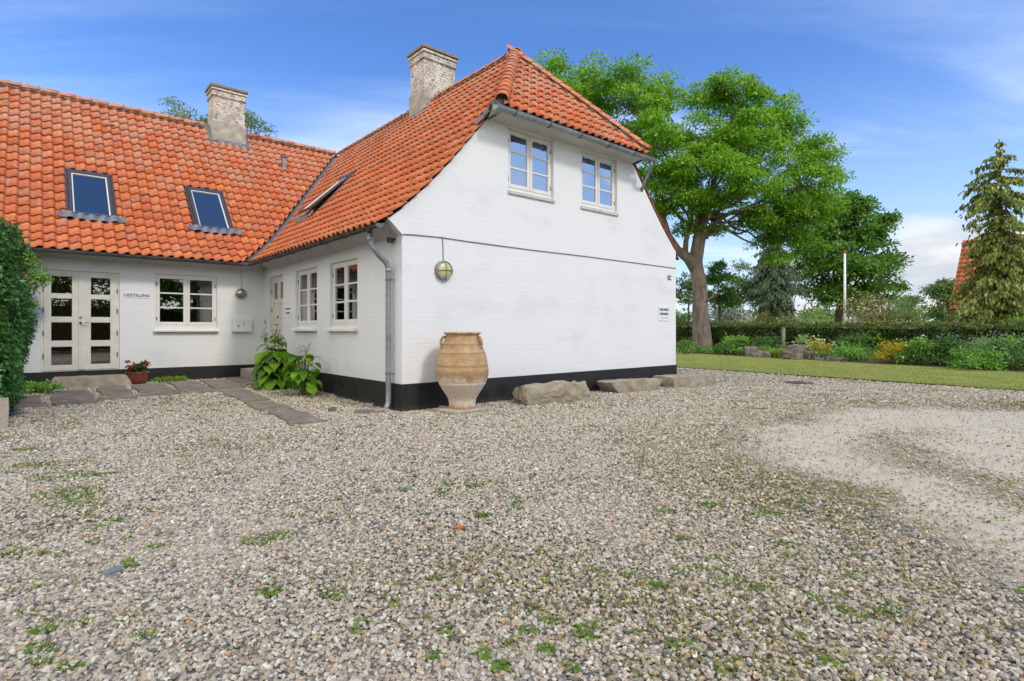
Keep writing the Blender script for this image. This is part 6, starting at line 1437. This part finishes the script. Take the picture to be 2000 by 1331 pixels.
# ---- neighbouring house
def neighbour():
    c = Vector((26.9, 34.2, 0)); t = empty('neighbour_house', c, TH); props(t, 'neighbouring white house with steep red tiled roof behind the conifer', 'house')
    # local: x = uphill of the visible slope, y = along the eaves away from camera
    MB().box(.35, 6.6, -11, -.25, 0, 2.45).build('wall', 'sill', t); MB().box(.28, 6.7, -11.1, -.18, 2.30, 2.46).build('cornice', 'sill', t)
    MB().prism([(.0, 2.45), (3.5, 6.85), (7.0, 2.45)], 1, -11.2, -.05).build('gable', 'sill', t)
    T = Vector((3.5, 0, 4.4)).normalized(); Nn = Vector((-T.z, 0, T.x)); rf = MB(); rf.add([(-.1, 0, 2.38), (3.5, 0, 6.9), (3.5, -11.2, 6.9), (-.1, -11.2, 2.38), (7.1, 0, 2.38), (7.1, -11.2, 2.38)], [(0, 1, 2, 3), (1, 4, 5, 2)]); rf = rf.build('roof', 'underlay', t)
    E = Vector((0, -1, 0)); L = 5.75; w = .30; ex = .38; rest = MB(); sc = Matrix.Diagonal((w / TW, ex / TE, 1.5, 1)); cnt = 0
    for i in range(int(L / ex)):
        for j in range(36):
            O = Vector((-.12, 0, 2.40)) + T * (i * ex) + E * (j * w) + Nn * .03
            M = Matrix(((E.x, T.x, Nn.x, O.x), (E.y, T.y, Nn.y, O.y), (E.z, T.z, Nn.z, O.z), (0, 0, 0, 1))) @ sc
            if j >= 20: rest.add([M @ Vector(v) for v in TV], TF)
            else:
                o = bpy.data.objects.new('roof_tile', tile_me); col.objects.link(o); o.parent = rf; o.matrix_local = M; cnt += 1
    rest.build('roof_tile_field', 'tile', rf, recalc=False)['kind'] = 'stuff'
    mb = MB(); mb.tube([(3.5, 0, 6.95), (3.5, -11.2, 6.95)], .14, 8); mb.build('ridge', 'tile', rf)
    MB().box(-.06, .02, -11.2, .0, 2.28, 2.40).build('gutter', 'zincdark', t)
neighbour()
# ---- far fields and tree line
def far():
    mb = MB(); n = 60; vs = []
    for i in range(n + 1):
        a = R(-75 + 150 * i / n); h = 3.2 + 1.2 * math.sin(i * .35) ; r0, r1, r2 = 85, 170, 420
        for r, z in ((r0, -.06), (r1, h), (r2, h * 1.1)): vs.append((r * math.sin(a), r * math.cos(a), z))
    mb.add(vs, [(3 * i + k, 3 * i + 3 + k, 3 * i + 4 + k, 3 * i + 1 + k) for i in range(n) for k in range(2)]); o = mb.build('hill', 'field', smooth=True); props(o, 'low yellow-green field rising behind the gardens', kind='structure')
    rs = np.random.RandomState(77); arrs = []
    for i in range(190):
        a = R(rs.uniform(-62, 62)); r = rs.uniform(165, 200); h = rs.uniform(4, 8.5); arrs.append(clump((r * math.sin(a), r * math.cos(a), 2.6 + h * .3), h * .62, 130, 1.3, .9, .8, .1, .8, rs, .3))
    o = leaf_obj('distant_wood', arrs, 'far'); props(o, 'dark band of distant trees along the horizon', kind='stuff')
far()
# ---- trees behind the camera, seen only as reflections in the panes
for x, y, h, sd, lab in ((9.5, -10.5, 9, 91, 'leafy garden tree behind the viewpoint, reflected in the panes'), (15.5, -5.5, 9.5, 92, 'second leafy tree behind the viewpoint, right of the first'), (3.5, -14, 8.5, 93, 'leafy tree far behind the viewpoint, left of the others')):
    b = (x, y, 0); lb = [((x, y, h * .42), (4.0, 2.6, 3.0)), ((x - 1, y, h * .3), (4.0, 2.0, 1.6)), ((x + 2.4, y + 1.5, h * .45), (2.4, 2, 2.2)), ((x - 2.4, y - .6, h * .45), (2.4, 2, 2.2)), ((x, y, h * .78), (2.4, 2, 1.8))]
    broad_tree('garden_tree', lab, b, [((x, y, -.2), .3), ((x, y, h * .2), .22), ((x, y, h * .4), .12)], lb, 'chestnut', 'bark2', 3.2, 80, .28, .18, sub_r=1.1, seed=sd, r0=.15)
for x0, y0, x1, y1, lab in ((-12, -9, 3, -10.5, 'garden hedge behind the viewpoint on the left'), (4, -11, 19, -8, 'garden hedge behind the viewpoint on the right')):
    t = empty('garden_hedge', ((x0 + x1) / 2, (y0 + y1) / 2, 0), math.atan2(y1 - y0, x1 - x0)); props(t, lab, 'hedge'); L = math.hypot(x1 - x0, y1 - y0)
    MB().box(-L / 2, L / 2, -.5, .45, 0, 2.6).build('hedge_core', 'underlay', t); rs = np.random.RandomState(int(x0) + 60); n = 9000
    P = np.stack([rs.uniform(-L / 2, L / 2, n), .5 + rs.uniform(-.05, .12, n), rs.uniform(0, 2.8, n)], 1); D = rs.normal(size=(n, 3)); leaf_obj('foliage', [leaves_arrays(P, D, unit(np.array([0, 1., .5]) + rs.normal(size=(n, 3)) * .4), rs.uniform(.12, .2, n), rs.uniform(.08, .14, n))], 'hedge', t)
